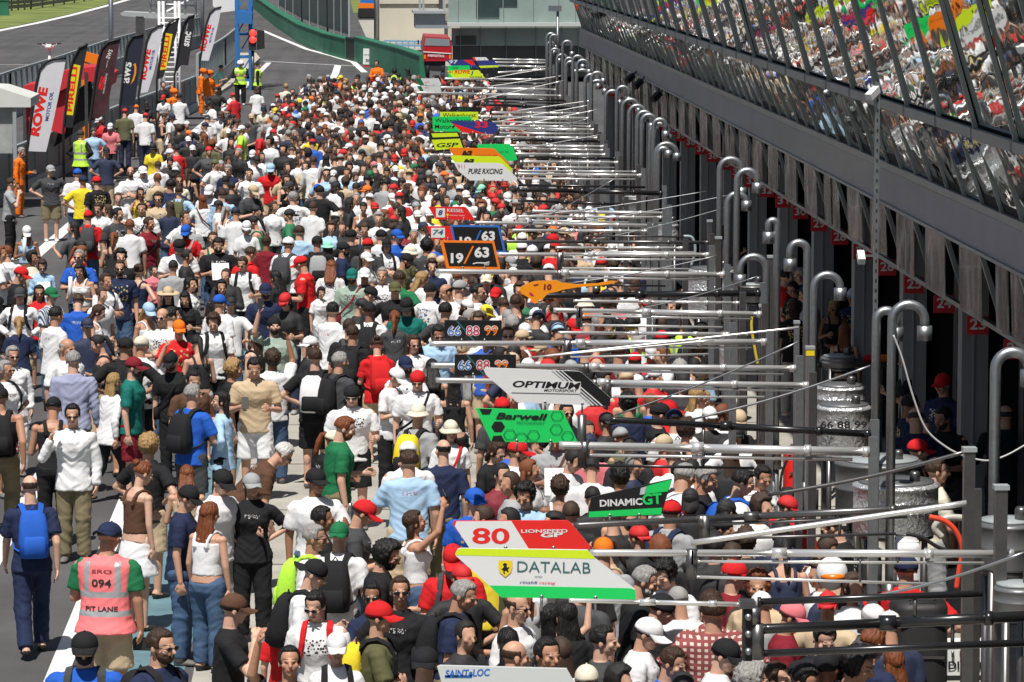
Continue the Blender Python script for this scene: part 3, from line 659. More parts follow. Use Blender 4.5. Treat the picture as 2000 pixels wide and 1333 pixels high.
def cloth(kind, pose, fem):
    key = (kind, pose, fem)
    if key in CLOTH: return CLOTH[key]
    J = body(pose, fem)[1]; mb = MB(); T3 = J['T3']; tp = J['tp']
    if kind in ('tshirt', 'shirt', 'tank_top', 'vest'):
        inf = {'tshirt': .020, 'shirt': .022, 'tank_top': .010, 'vest': .034}[kind]
        rings = torso_rings(J, fem, inf, z0=0, z1=.525 if kind != 'tank_top' else .40)
        zb, fl = {'tshirt': (-.10, .02), 'shirt': (-.13, .03), 'tank_top': (.02 if fem else -.08, .006), 'vest': (-.12, .05)}[kind]
        base = ringp(tp(0, .004, zb), T3 @ Vector((.162 + fl + inf * .6, 0, 0)), T3 @ Vector((0, .116 + fl + inf * .6, 0)))
        if zb < 0: rings = [base] + rings
        else: rings = [r for r in rings[1:]]; rings[0] = ringp(tp(0, .004, .08), T3 @ Vector((.15, 0, 0)), T3 @ Vector((0, .116, 0)))
        mb.loft(rings)
        if fem:
            for sx in (-1, 1): mb.ell(tp(sx * .068, -.088 - inf * .3, .345), (.070, .060, .066))
        for i in (0, 1):
            sh, el, wr, f, sx = J['arm%d' % i]; k = .86 if fem else 1
            if kind == 'tshirt':
                mb.ell(sh + Vector((-sx * .012, 0, -.004)), (.068 * k,) * 3); tcap(mb, sh, sh.lerp(el, .72), .066 * k, .073 * k, True)
            elif kind == 'shirt':
                mb.ell(sh + Vector((-sx * .01, 0, 0)), (.067 * k,) * 3); tcap(mb, sh, el, .064 * k, .055 * k); tcap(mb, el, el.lerp(wr, .92), .058 * k, .042 * k, True); mb.ell(el, (.056 * k,) * 3)
            elif kind == 'tank_top':
                mb.tube([tp(sx * .070, -.122, .37), tp(sx * .080, -.112, .44), tp(sx * .088, -.075, .505), tp(sx * .092, 0, .535), tp(sx * .088, .07, .505), tp(sx * .08, .11, .44), tp(sx * .07, .12, .37)], .018 if fem else .026)
            else:
                mb.ell(sh + T3 @ Vector((-sx * .035, 0, .0)), (.065, .075, .07))
    elif kind in ('trousers', 'shorts'):
        P = torso_rings(J, fem, .018, z0=-.10, z1=.02); mb.loft(P); mb.ell(tp(0, .0, -.04), (.165, .125, .10))
        for i in (0, 1):
            h, kn, an = J['leg%d' % i]
            if kind == 'trousers':
                tcap(mb, h, kn, .108, .082); tcap(mb, kn, an + Vector((0, 0, .01)), .084, .072, True); mb.ell(kn.lerp(an, .28) + Vector((0, .018, 0)), (.068, .075, .13)); mb.ell(kn, (.088,) * 3)
            else:
                e = h.lerp(kn, .95); tcap(mb, h, h.lerp(kn, .1), .106, .10); tcap(mb, h, e, .104, .100, True)
    elif kind == 'skirt':
        mb.loft([ringp(Vector((0, 0, z)), Vector((a, 0, 0)), Vector((0, b, 0)), e=2.1) for z, a, b in ((.58, .245, .21), (.70, .222, .185), (.85, .185, .145), (.95, .160, .118), (1.0, .146, .106))])
    me = remesh(mb, .0125, 2, .5); me.name = kind
    wrinkle(me, {'tshirt': .0085, 'shirt': .011, 'tank_top': .004, 'vest': .006, 'trousers': .009, 'shorts': .009, 'skirt': .010}[kind], len(CLOTH) * 3.7)
    if kind == 'vest':
        c = centers(me); q = (c - np.array(tp(0, 0, 0))) @ np.array(T3)
        idx = ((np.abs(q[:, 2] - .06) < .027) | (np.abs(q[:, 2] - .22) < .027) | ((np.abs(np.abs(q[:, 0]) - .115) < .022) & (q[:, 2] > .22) & (q[:, 2] < .5))).astype(np.int32)
        me.polygons.foreach_set('material_index', idx)
    shift(me, J['dz']); CLOTH[key] = me; return me
# ---- things on the head, built about the head centre, face towards -Y
def shellgrid(fn, nt=28, nph=20):
    """closed skin around the skull; fn(theta, z) -> extra radius, negative hides it inside the head"""
    vs = []; fs = []
    for i in range(nph + 1):
        ph = math.pi * i / nph
        for j in range(nt):
            t = 2 * math.pi * j / nt; d = Vector((math.sin(ph) * math.cos(t), math.sin(ph) * math.sin(t), math.cos(ph)))
            k = 1 + fn(d) / .085; vs.append(Vector((d.x * .074 * k, .014 + d.y * .093 * k, .030 + d.z * .090 * k)))
    for i in range(nph):
        for j in range(nt):
            a = i * nt + j; b = i * nt + (j + 1) % nt; fs.append((a, a + nt, b + nt, b))
    return vs, fs
HEADM = {}
def sm(x, a, b): t = max(0, min(1, (x - a) / (b - a))); return t * t * (3 - 2 * t)
def hairmesh(style, hat=False):
    key = style + '_hat' if hat else style
    if key in HEADM: return HEADM[key]
    mb = MB(); rough = {'c': .022, 's': .005}.get(style, .005); th = {'s': .013, 'z': .003, 'c': .030, 'l': .016, 'p': .012, 'n': .012, 'm': .018}[style]
    def fn(d):
        front = -d.y; edge = .45 if style != 'z' else .3
        keep = 1 - sm(front, .35, .62) * (1 - sm(d.z, edge, edge + .25))          # open face
        keep *= sm(d.z, -.62, -.35) if style in 'sznp' else 1
        if style == 'z': keep *= 1 - sm(d.z, .2, .5)
        if hat: keep *= 1 - sm(d.z, -.05, .22)
        nz = noise.noise(d * (6 if style == 'c' else 4)) * rough + noise.noise(d * 14) * rough * .6
        return (th + nz) * keep - .02 * (1 - keep)
    vs, fs = shellgrid(fn, 36, 24); mb.add(vs, fs, 0, True)
    def fall(z1, w, y=.055):
        rings = []
        for i in range(10):
            t = i / 9; z = .06 + (z1 - .06) * t; a = .070 + (w - .070) * min(1, t * 2) ; b = .050 - .020 * t
            a *= 1 - .35 * max(0, t - .75) / .25
            c = Vector((noise.noise(Vector((t * 3, w * 40, 0))) * .012, y + .028 * t, z)); rings.append([p + Vector((0, noise.noise(p * 30) * .008, 0)) for p in ringp(c, Vector((a, 0, 0)), Vector((0, b, 0)), 24, 2)])
        mb.loft(rings)
    if style == 'l': fall(-.34, .100)
    if style == 'm': fall(-.15, .092, .04)
    if style == 'p': mb.tube([(0, .10, .06), (0, .145, .03), (0, .15, -.06), (0, .135, -.18), (0, .13, -.27)], [.022, .034, .036, .028, .008], 12)
    if style == 'n': mb.ell((0, .115, .085), (.042, .038, .040))
    if style == 'C': pass
    me = mb.mesh('hair'); HEADM[key] = me; return me
def beardmesh(full=False):
    k = 'beard%d' % full
    if k in HEADM: return HEADM[k]
    mb = MB(); mb.loft([ringp(Vector((0, -.028 - (.01 if full else 0), z)), Vector((a, 0, 0)), Vector((0, b, 0)), 20, 2.1) for z, a, b in
        (((-.045, .0625, .064), (-.075, .056, .066), (-.105, .042, .056), (-.121, .022, .03)) if not full else ((-.045, .065, .07), (-.09, .066, .076), (-.15, .05, .058), (-.20, .022, .028)))])
    me = mb.mesh('beard'); HEADM[k] = me; return me
def hatmesh(kind):
    if kind in HEADM: return HEADM[kind]
    mb = MB(); inf = .013
    def dome(hh=1.0, z0=.035, n=24):
        rings = []
        for i in range(8):
            ph = R(4 + 86 * (1 - i / 7)); rr = math.sin(ph); zz = math.cos(ph)
            rings.append([Vector(((.074 + inf) * rr * math.cos(t), .014 + (.093 + inf) * rr * math.sin(t), z0 + zz * .093 * hh)) for t in [2 * math.pi * k / n for k in range(n)]])
        mb.loft([[p - Vector((0, 0, .022)) for p in rings[0]]] + rings)
    if kind in ('C', 'B', 'CV', 'BV', 'CF', 'BF'):
        if kind[-1] != 'V': dome()
        n = 14; top = []; bot = []
        for rr in (0, 1):
            for k in range(n + 1):
                t = R(-158 + 136 * k / n); ct, st = math.cos(t), math.sin(t)
                b = Vector(((.074 + inf) * ct, .014 + (.093 + inf) * st, .018)); f_ = Vector((.078 * ct, -.028 + .152 * st, .006 - .020 * abs(ct) - .004))
                p = b.lerp(f_, rr * 1.0); p.z += (.012 * (1 - abs(ct)) if rr else .008); top.append(p); bot.append(p - Vector((0, 0, .005)))
        N = n + 1; fs = []
        for k in range(n):
            fs.append((k, k + 1, k + 1 + N, k + N)); fs.append((2 * N + k, 2 * N + k + N, 2 * N + k + 1 + N, 2 * N + k + 1)); fs.append((N + k, N + k + 1, 3 * N + k + 1, 3 * N + k))
        if kind[-1] != 'F': mb.add(top + bot, fs, 1 if kind[-1] != 'V' else 0, False)
        if kind[-1] != 'V': mb.ell((0, .014, .132), (.008, .008, .005))
        if kind[0] == 'B':
            mb.v = [(-x, .028 - y, z) for x, y, z in mb.v]
    elif kind in ('U', 'W'):
        dome(.95, .045); w_ = .145 if kind == 'U' else .20; dz = -.045 if kind == 'U' else -.02
        rg = lambda a, z: [Vector((a * .93 * math.cos(t), .014 + a * math.sin(t), z + .006 * math.sin(3 * t))) for t in [2 * math.pi * k / 28 for k in range(28)]]
        mb.loft([rg(.105, .045), rg(w_ * .85, .045 + dz * .7), rg(w_, .045 + dz), rg(w_ - .003, .039 + dz), rg(w_ * .85, .038 + dz * .7), rg(.100, .036)], caps=False)
    elif kind == 'H':
        mb.ell((0, .014, .045), (.115, .135, .105), n=24); mb.box((0, -.115, .03), (.13, .02, .04), 1)
        for sx in (-1, 1): mb.ell((sx * .105, .01, -.02), (.022, .035, .042), 1)
    elif kind == 'N': dome(1.12, .03)
    me = mb.mesh('hat'); HEADM[kind] = me; return me
def glassesmesh():
    if 'g' in HEADM: return HEADM['g']
    mb = MB()
    for sx in (-1, 1):
        mb.ell((sx * .032, -.094, .002), (.027, .006, .019), 0, 12); mb.bar((sx * .056, -.088, .006), (sx * .083, .0, .004), .004, .006)
    mb.bar((-.01, -.098, .006), (.01, -.098, .006), .005)
    me = mb.mesh('sunglasses', M_LENS); HEADM['g'] = me; return me
def packmesh(pose, fem):
    key = ('pack', pose, fem)
    if key in CLOTH: return CLOTH[key]
    J = body(pose, fem)[1]; tp = J['tp']; T3 = J['T3']; mb = MB()
    rg = lambda z, a, b, y: ringp(tp(0, y, z), T3 @ Vector((a, 0, 0)), T3 @ Vector((0, b, 0)), 24, 3.5)
    mb.loft([rg(.04, .10, .05, .185), rg(.055, .135, .085, .195), (rg(.20, .145, .095, .20)), rg(.36, .135, .08, .19), rg(.46, .115, .06, .175), rg(.50, .07, .035, .165)])
    mb.loft([rg(.07, .095, .02, .275), rg(.09, .108, .032, .285), rg(.23, .105, .032, .28), rg(.255, .09, .018, .27)], 1)
    mb.tube([tp(-.03, .15, .49), tp(0, .155, .535), tp(.03, .15, .49)], .007, 6, 1)
    for sx in (-1, 1):
        path = [tp(sx * .075, .13, .47), tp(sx * .09, .075, .535), tp(sx * .098, .0, .552), tp(sx * .105, -.085, .51), tp(sx * .115, -.135 - (.03 if fem else 0), .40), tp(sx * .135, -.135, .29), tp(sx * .168, -.07, .20), tp(sx * .165, .05, .13), tp(sx * .12, .14, .10)]
        rings = []
        for i, p in enumerate(path):
            d = (path[min(i + 1, 8)] - path[max(i - 1, 0)]).normalized(); out = (p - tp(0, 0, .3)); out = (out - d * out.dot(d)).normalized(); sd = d.cross(out)
            ww = .026 if i < 6 else .012
            rings.append([p + sd * ww + out * .008, p - sd * ww + out * .008, p - sd * ww - out * .006, p + sd * ww - out * .006])
        mb.loft(rings, 1, False)
    me = mb.mesh('backpack'); shift(me, J['dz']); bm = bmesh.new(); bm.from_mesh(me); bmesh.ops.recalc_face_normals(bm, faces=bm.faces); bm.to_mesh(me); bm.free()
    CLOTH[key] = me; return me
def strapmesh(pose, fem):
    key = ('strap', pose, fem)
    if key in CLOTH: return CLOTH[key]
    J = body(pose, fem)[1]; tp = J['tp']; mb = MB(); n = 28; pts = []
    for k in range(n):
        t = 2 * math.pi * k / n; x = math.cos(t); y = math.sin(t)          # loop over one shoulder, under the other arm
        z = .31 + .235 * x; wx = .20 + .03 * max(0, -x) ; pts.append(tp(wx * x * (1 if x < 0 else .62), y * (.165 + (.03 if fem and y < 0 else 0)) * (1 - .25 * max(0, z - .4) / .15), z))
    rings = []
    for i, p in enumerate(pts):
        d = (pts[(i + 1) % n] - pts[i - 1]).normalized(); out = (p - tp(0, 0, .3)); out = (out - d * out.dot(d)).normalized(); sd = d.cross(out)
        rings.append([p + sd * .014 + out * .004, p - sd * .014 + out * .004, p - sd * .014 - out * .004, p + sd * .014 - out * .004])
    rings.append(rings[0]); mb.loft(rings, 0, False, caps=False)
    c = tp(-.215, -.02, .02); mb.loft([ringp(c + Vector((0, 0, z)), Vector((a, 0, 0)), Vector((0, b, 0)), 16, 4) for z, a, b in ((-.09, .03, .09), (-.08, .042, .105), (.06, .042, .105), (.075, .03, .09))])
    me = mb.mesh('shoulder_bag'); shift(me, J['dz']); CLOTH[key] = me; return me
def simple_item(kind, pose, fem):
    """a phone or a sheet of paper in the hands"""
    key = (kind, pose, fem)
    if key in CLOTH: return CLOTH[key]
    J = body(pose, fem)[1]; mb = MB(); w0 = J['arm0'][2] + J['arm0'][3] * .11; w1 = J['arm1'][2] + J['arm1'][3] * .11
    if kind == 'phone': mb.box(w0 + Vector((0, -.02, .03)), (.075, .01, .15), 0, Matrix.Rotation(R(-25), 3, 'X'))
    elif kind == 'paper': mb.box((w0 + w1) / 2 + Vector((0, -.04, .03)), (.24, .003, .32), 0, Matrix.Rotation(R(-35), 3, 'X'))
    elif kind == 'roll': mb.tube([w0 + Vector((0, -.03, -.12)), w0 + Vector((.02, -.05, .33))], .032, 14)
    elif kind == 'bottle': mb.lathe(w0 + Vector((0, -.03, -.1)), [(.03, 0), (.036, .01), (.036, .16), (.02, .2), (.018, .23)], 14)
    elif kind == 'camera': mb.box(w0 + Vector((0, -.02, -.03)), (.13, .08, .10)); mb.tube([w0 + Vector((0, -.05, -.03)), w0 + Vector((0, -.19, -.06))], [.035, .042], 14)
    me = mb.mesh(kind); shift(me, J['dz']); CLOTH[key] = me; return me
def inst(name, me, mats, parent):
    """share mesh data, own materials"""
    o = bpy.data.objects.new(name, me); COL.objects.link(o); o.parent = parent
    while len(me.materials) < len(mats): me.materials.append(mats[len(me.materials)])
    for i, mm in enumerate(mats):
        o.material_slots[i].link = 'OBJECT'; o.material_slots[i].material = mm
    return o
# ============================================================ who stands where: head centre in the photo, top, hair or hat, facing, details
CROPS = {'A': (0, 0, 3.3333), 'B': (550, 0, 3.3333), 'D': (0, 350, 3.3333), 'E': (500, 350, 3.3333), 'F': (1000, 350, 3.3333), 'G': (1400, 350, 3.3333),
         'H': (0, 650, 3.808), 'I': (0, 983, 3.808), 'J': (450, 650, 3.808), 'K': (450, 983, 3.808), 'L': (850, 650, 3.636), 'M': (850, 983, 3.636),
         'N': (1350, 650, 3.077), 'O': (1350, 983, 3.077), 'P': (550, 380, 6.6667), 'Q': (1000, 380, 6.6667), 'R': (1000, 60, 4.762)}
PEOPLE = """
A 1565 415 lv Hw/sk t =p _bt; 1685 425 lv sk r _bt; 1322 468 oo Ho/sk r =q; 1368 478 oo Ho/sk tr; 1422 430 it sb r _wt; 1862 562 ft pf a _ft F; 1672 590 wt Cb a +b _st; 1805 612 bt Cr a +b
1527 622 rt Cr al; 1405 588 bt Cb t g; 1378 682 wt Cb tl g _bs; 1443 752 wt Ce/sb t =q _ss +u; 1718 692 ft Cn t g -b; 1795 698 ot Cy t; 1637 768 dt Ut a; 1585 812 wt sk r; 1572 852 lt Cw r =f; 1690 862 rt lg r F
1760 842 wt Cr r; 1890 820 tt Cr ar; 1765 932 wt sk tl -b; 1648 985 wt Cw/sb t g; 1702 1005 wt lb t g F; 1562 985 bt sg tl; 1655 1045 wt Cb tr; 1360 992 dt Cr t D; 1398 1062 wt Cv tr =q; 1437 1048 wt Cs t; 1485 1102 nt sg t g; 1620 1128 wt sk t =f
1762 1095 rt Cc/sb t D =q; 1865 1172 bk mb tr g F; 1128 600 oo Ho/sk al =r; 1066 618 wt Cr t @camera =p; 1166 642 wt sk a _js +n; 960 672 bt Cb t; 1057 562 bt mk tr; 884 690 wt Co/sk a _js -b; 810 742 vt Cr a _kt +b; 722 800 pt Cw t F
662 788 rt Cw tl; 608 832 ct Cd t =p @paper _st; 527 872 lv Cd ar _bt; 945 768 wt Cr a _bk F; 1046 762 bk mb r _js F; 1101 762 wt Cn r _jt -s; 1170 832 bt sb al =p; 1216 800 bt Cw t DD; 1000 948 yt Cb t g _bt =f; 1253 946 bt Cw a +d _kt
1104 1002 wl Cw tr -b _tt; 1156 978 rt sk al _bs; 692 990 nt Cb a +n _bs; 850 1118 wt zb t g D _ts; 930 1114 wt Cw t g _ws; 1165 1172 ft lb t g F; 1108 1205 nt sb a; 540 1175 yt Cn a _js; 628 1182 bt Cr al _bs; 330 1105 dt Cs t _ks =h; 140 988 oo sg r =q; 75 1190 st sb r =f _bt; 505 1130 wt Cu a
B 620 412 oo sk t =x; 608 552 wt Cw t =q; 540 562 wt Cw t; 490 522 lv sb t; 681 522 nt sb a +b _jt; 761 488 bt sk a +b; 826 538 wl zg t g; 820 472 bt sk a; 735 462 lt sk a; 700 480 ct sb a; 260 538 wt sk al _st; 325 572 wt sk a =q; 290 582 bt lb a F
422 518 ft mf tl =f F; 405 552 et sb t; 432 592 rt sb ar; 360 632 st Cw t =q; 480 578 wt lb t F; 570 622 wt lb t F -o; 517 612 bt lb tr F =f; 155 712 wt Cg r; 185 748 wt Cb r; 280 690 bt sk a; 490 662 dt Cb a; 580 688 ut sk a; 635 678 wt sb a; 776 592 dt Cs t; 780 632 st sb r
768 690 vt cb a; 840 722 ft Cv a; 905 722 tt lf a F; 48 748 wt Cr tr; 60 818 tt Cr a; 170 802 ut sk r; 290 762 wt Cw a; 372 782 wt sb a +b; 418 808 rt sb a +b; 246 842 nt Cd a; 456 772 dt sb a +d; 522 752 wt Cw a; 515 808 wt Cu a; 616 772 bt Cb r _bt; 660 768 wt zg r g; 742 770 bt Ct r; 675 822 nt sk a +w
770 882 bt sb a; 796 812 et zb ar; 855 792 rt Cr t; 903 772 ut Co a; 905 848 wk lk a F =r; 962 742 ct sb a; 198 942 ut Cr a +r; 96 912 tt lb tr g F; 350 932 bk lb t g F =x; 545 902 tt Cw a +v; 490 912 st Cs t g; 310 978 wt sb a; 505 978 bk Cb ar D +b; 566 1022 bt mf t g F; 670 972 nt Cs ar; 740 1012 yk Cr t g; 803 1005 wt Cr t g; 616 1062 bt Cp al F
890 1000 nt sk al; 862 1068 rt Cg r; 580 1106 bt Cg t =q @camera; 685 1112 bt sk t g D _jt @paper =p; 1050 1072 pt mb t F; 1003 1092 st Cd r; 155 1082 tt mb t F -w =x; 208 1062 wt sb a +b; 425 1132 ct sb t g =q; 292 1132 ct sk t g; 330 1192 wt Cb r; 30 1062 bt lb tr g F; 235 1232 dt Cu a; 830 1132 wt Ct a; 892 1172 wt Cb ar; 985 1172 wt sk a +o; 1118 1182 st sb tl; 1046 1240 ct sk t g; 915 1252 wt mr t g F; 800 1242 wt sk a; 555 1232 wt Co r; 440 1292 bt sk r =q; 765 1290 rt Cr a; 872 1312 nt Cd r; 1158 1238 bt Cw a; 1320 1232 wt Ci tl; 1200 1292 wt Cw a; 1262 905 wt sb t g D
D 915 88 yk lb t g F =f; 1030 125 tt cb t g =x; 1110 35 nt sk a +n; 1165 75 ct sb a +v; 1318 135 wt lr a F _dt -e; 1362 72 wt Cw t; 1450 100 cl sb a _wt; 1648 72 dt Ct tr _jt -b; 1905 115 wt sg a =h; 1880 45 bk Cd tl F; 640 190 wt sb t g; 770 225 dt sk tr _ws; 575 240 rt Cr a +d _jt; 925 190 wt sb t -b; 972 285 mt sb tr _ft -b; 1206 245 wt sb tr; 1218 295 st zb t
1208 335 rt Cu t -s D; 175 340 ck Cw/lf t g F =p @roll; 45 475 wt sr al; 215 510 ft ck tr F; 275 560 cl mb t g F @paper =p; 135 615 bt Cr r =q; 515 500 ut sg t g; 520 588 wk lk t F @roll =p; 785 500 bt ck t; 780 572 nt sb t g D =s; 690 658 wt sb tr =x -n; 905 592 nk nb ar F; 1002 592 pt sk t K F; 1165 432 wt Cb t =p @paper; 1385 382 gk pb t F; 1420 422 bt sk t D =p @paper; 1240 680 wt lk tr F; 1095 745 bt Wf/lb t F g; 1205 775 bt lk t F _bt =p; 1580 545 wt sb t g +o =q _bt; 1632 482 rt sb ar +r; 1735 405 mt sb a
1880 418 wt Cw ar +d _bt; 1948 340 ct sb a; 1440 700 bt mk t F; 1432 800 wt Cu ar; 1728 722 nt Cn t g D; 1795 640 bt lk al F; 130 748 wl Cd t g +b; 255 732 rt lk t g F =f; 335 748 xt Cg tr g; 510 792 ut sb a; 368 880 wt sk ar; 640 862 wk lb r g F _bs =p @phone; 968 850 wk Cc/lf tr g F; 1056 892 wt zb t g; 1122 882 wt sk ar; 1166 968 rt Co t =f; 1390 925 wt cb t +b =q; 125 940 nt pf a F _wt; 1785 948 ht Bb t D =r @phone; 1650 1030 bk lb al F; 2 480 wt sr r
H 95 160 wl mg t g F =f _wt; 42 270 wt mg tr g F _zk +b; 500 105 wt zg tr -b; 545 200 al sg a _kt; 930 95 bt Cb a +b; 1055 85 wt Cf/sg ar; 1000 245 qt Cm/sb r D _ms; 850 360 wl lf ar F _bt =w; 1272 205 bt Cb t g D -b _bt; 1440 340 et sk tr; 1740 265 bt cf r; 1440 450 ut sg ar +b; 1640 500 cl lk l F _bt; 540 600 wl sk t g _kt =f; 400 545 bk Cb a _bt; 1110 830 bt cf ar; 1065 1035 ek nr ar F _wk; 1390 1060 tk lr a F; 222 1140 nt zb a +u _nt =w; 1405 1215 nt Cb r _jt; 1655 1095 wt Cb tr g; 0 470 bk Cb a +b _kt =w
I 1560 70 wk lr ar F _jt; 812 235 gt Bn a _ts =q @camera Z; 1745 770 bt Ce r =f; 630 1060 ut Cb t g D +d; 1200 1045 nt sb tr g D +b
J 180 250 tt sk t =p @phone _ws; 312 185 wt cb a _jt =r; 630 175 bt sb a +w _bs @paper; 818 205 dt sg ar D +b; 910 0 bt sb a +b; 1090 85 rt nb a F +r _ts; 1362 75 wt lb t g F =f; 1305 235 wt Cn t g D; 1235 322 wt Cw/sb tr F @paper =p; 1392 345 wt Br t g -b =q @phone; 905 455 wt Bb t g _bs; 848 700 gt sr r D @bottle =q; 765 795 bt Cf/pr r F =q _ts; 1395 600 st Uf/sb ar +y _bs; 1322 885 wt Cw a; 1640 720 wt Uf/lb t F -r; 1580 865 nt zk a _kt; 380 895 et sw r =b g _bt; 160 1120 bt Cs t g F _bt; 640 1090 wt Cb t g; 1500 260 bk lk a F; 1665 380 bk lk a F; 1320 950 ct sb a _tt
K 690 105 bt sk r; 630 245 wt sg r g +l; 985 60 dt Cr r g; 810 225 wt Bg a +b _bt; 1375 130 wk mb r F _jt =r @phone; 1160 375 bt ck r D g; 1055 680 nt nk t g F _nt; 1262 640 bt sb t g; 630 510 wt Bb/sg r g +b; 632 745 wt sk t g +r; 425 880 rt Cr a K; 1115 830 vt Cr r g +y; 790 1060 wt Cw/sb t F +b; 440 1165 bt sk t =r; 1655 400 rt Cr/sw t g DD +d; 1730 670 nt sg r +b; 1445 1175 dt Bb/zg ar
L 475 525 dt Cr a; 440 835 bt mb tr g F; 590 835 wt Cr r g D =f -b; 935 560 bt lk t g F; 640 1145 cl ck t =q; 885 1090 wk cb a F; 285 1180 ut Cu t; 850 740 st sb t -e =p @paper; 1370 500 nt ck a; 1600 565 bt Cb r; 1660 545 rt Cr r; 1700 610 wt Cn a +s; 1870 440 wt lf r F; 1790 680 wt cb ar F; 1310 1010 yk ck a; 1775 1010 wt sg ar; 1915 1030 bt sg r
M 1680 55 st Cr ar +n; 1195 330 st Co a; 1490 540 bt sg r D; 1630 490 wt ck tl =p; 590 725 wt zb tr g; 840 800 bt lk ar F =r; 1600 740 bt Nb r g; 515 980 bt lk a F; 570 1075 et zb r; 800 1060 kt sk tr; 1200 965 dt sk r; 1510 910 wt Cw r -b; 1690 1120 ut sb r; 1075 1250 dt Cf a; 1960 710 zt sb a; 935 790 bt lk a F
N 55 395 wt lf r F =p @paper; 310 890 wt sk r +u =q; 430 860 wt sk tr =q _bt; 1295 165 bt nb l F; 1510 300 nt Cr tl g; 1350 510 nt zb a; 1510 505 bt sk tl D; 1365 700 et Cr r; 1885 490 bl zk a =e; 1320 425 nt sk r; 95 870 bt sg r; 1480 820 ft sb r
O 850 130 bt sk l g =p; 1290 385 rt Cn a; 610 670 mt Cp r; 265 420 mt Cr/sg r; 400 490 tt cr tl; 130 640 zt sb a; 205 900 wt Cb/sk r -b; 370 1050 st cg r; 820 975 bt Cb/sk ar; 930 990 bt ck a; 1095 830 nt sr ar; 1220 950 wt lr a F; 800 800 bt sk t =p; 1000 960 et ck r; 680 1050 bt sk tr; 520 1040 nt sb tr
G 285 225 bt Cb l =e; 765 825 bk lf t g F =p _bt; 885 755 nt Cw tl g =h _tt; 495 710 bt lk tl g F; 545 620 nt sg tl; 455 630 rt sk r; 740 590 wt zb l g; 820 605 ut sg a; 585 750 st sk l; 495 830 bt mb a F; 50 310 wl sb tr; 560 430 lv sk a; 630 640 nt sk a; 830 990 bk lr a F; 1140 860 rt sk l =r; 120 210 yt sk r
E 500 35 wt Cb ar +y _jt; 415 75 bt sk a; 600 130 bt sk r =q; 700 145 wt sk t g D; 772 165 bt Cr a K; 797 250 wt sg t; 893 265 bt Cr a +u; 920 365 ut Cu tr; 950 225 bt sk al; 1042 155 wt Bs t; 930 120 st Cr t g; 1080 90 wt mr t g F; 1215 75 ct sk t g; 1125 225 wt Uw a -b; 560 290 bt sb t g D; 490 290 ct mb t F; 620 365 bt Cb ar; 465 440 wt Ui a F; 398 410 bt Cb a +s; 572 450 nt Cb r g D; 728 425 dt Cr a +d; 812 365 wt Cb a; 850 425 wt Cb/mb t g F +b; 1005 475 vt Uf r; 722 515 wt Cw tr F; 980 525 vt Cb r D; 295 545 rt Cr l _bs =q @phone; 490 570 wt lr a F
1110 430 dt ck a; 1145 565 nt cb t; 625 625 ht Cq t g D -m; 708 620 dt Cw t g; 822 620 wt sg t; 935 640 gt sb ar; 905 712 bt Cv t g; 745 745 nt Cb r; 1080 645 wt lf ar F; 1135 720 wt Cb ar _tt; 1240 730 wt zk tl =q; 1330 705 st Cs ar; 1445 730 wt sk tr g -b; 1235 850 dt sk ar; 1560 750 nt Cr tl; 425 735 wt mk tr K F ^; 500 850 wt sk ar D =e; 735 850 wt Cb a +b; 980 820 qt Cb/lb t g; 905 905 dt pr a F; 605 960 bt sb a +d; 1185 1000 cl sk t g; 1030 1070 wt lk t g F; 1690 800 wk sb a +b; 1610 820 wt sb a; 1640 1010 et sb t g; 1655 540 wk Cs tr F =q; 1500 660 wt Bf a
F 630 960 nt sk t g; 770 950 lv sk a; 975 1035 dt Cr a; 1120 940 lv sb a; 895 830 wt Cr r; 480 820 st Uf a; 345 355 et Ct r; 620 810 bt sb a; 1050 820 bt ck tl; 800 690 wt sb a; 690 1120 mt sb a; 1215 1110 bt cb a F; 800 1180 nt Cr a; 1230 980 bt Cb a; 300 990 ut Cc a +n; 400 960 nt Cr tr; 880 770 wt sk r; 420 680 bt Bn a; 520 690 dt sk a
Q 265 490 nt Cb r; 90 480 lt Cr a; 130 575 wt Cw a; 540 590 ct Cr r; 130 700 bt Cw a; 265 745 bt Cw a; 860 740 tt sb a; 1160 900 wt Cr a; 1490 910 nt Cs a; 1870 910 bt Cb a; 1310 690 bt Cw t; 1450 680 bt Cw a; 1350 320 bt Cr a; 1180 300 ct Cy t; 90 220 nt ck t; 840 180 st Cb a; 1190 70 ct Cb a; 480 990 bt Cw a; 1000 150 wt Cw a; 560 700 rt Cr ar; 1620 480 bt sb a; 1010 480 bt sb tr
"""
def parse():
    out = []
    crop = None
    for line in PEOPLE.strip().split('\n'):
        if line[1] == ' ' and line[0] in CROPS: crop = CROPS[line[0]]; line = line[2:]
        for e in line.split(';'):
            tk = e.split()
            x = crop[0] + float(tk[0]) / crop[2]; y = crop[1] + float(tk[1]) / crop[2]
            out.append((x, y, tk[2], tk[3], tk[4], tk[5:]))
    return out
FACE = {'t': 0, 'r': 90, 'a': 180, 'l': -90, 'tr': 45, 'ar': 135, 'al': -135, 'tl': -45}
FTXT = {'t': 'facing the camera', 'r': 'in profile facing right', 'a': 'seen from behind', 'l': 'in profile facing left', 'tr': 'turned half right', 'ar': 'seen from behind half right', 'al': 'seen from behind half left', 'tl': 'turned half left'}
TTXT = {'t': 't-shirt', 'l': 'long-sleeved shirt', 'k': 'tank top', 'v': 'high-visibility vest', 'o': 'coverall'}
HATN = {'C': 'cap', 'B': 'backwards cap', 'U': 'bucket hat', 'W': 'straw hat', 'H': 'helmet', 'N': 'beanie'}
HATO = {'C': 'cap', 'B': 'cap', 'U': 'bucket_hat', 'W': 'straw_hat', 'H': 'helmet', 'N': 'beanie'}
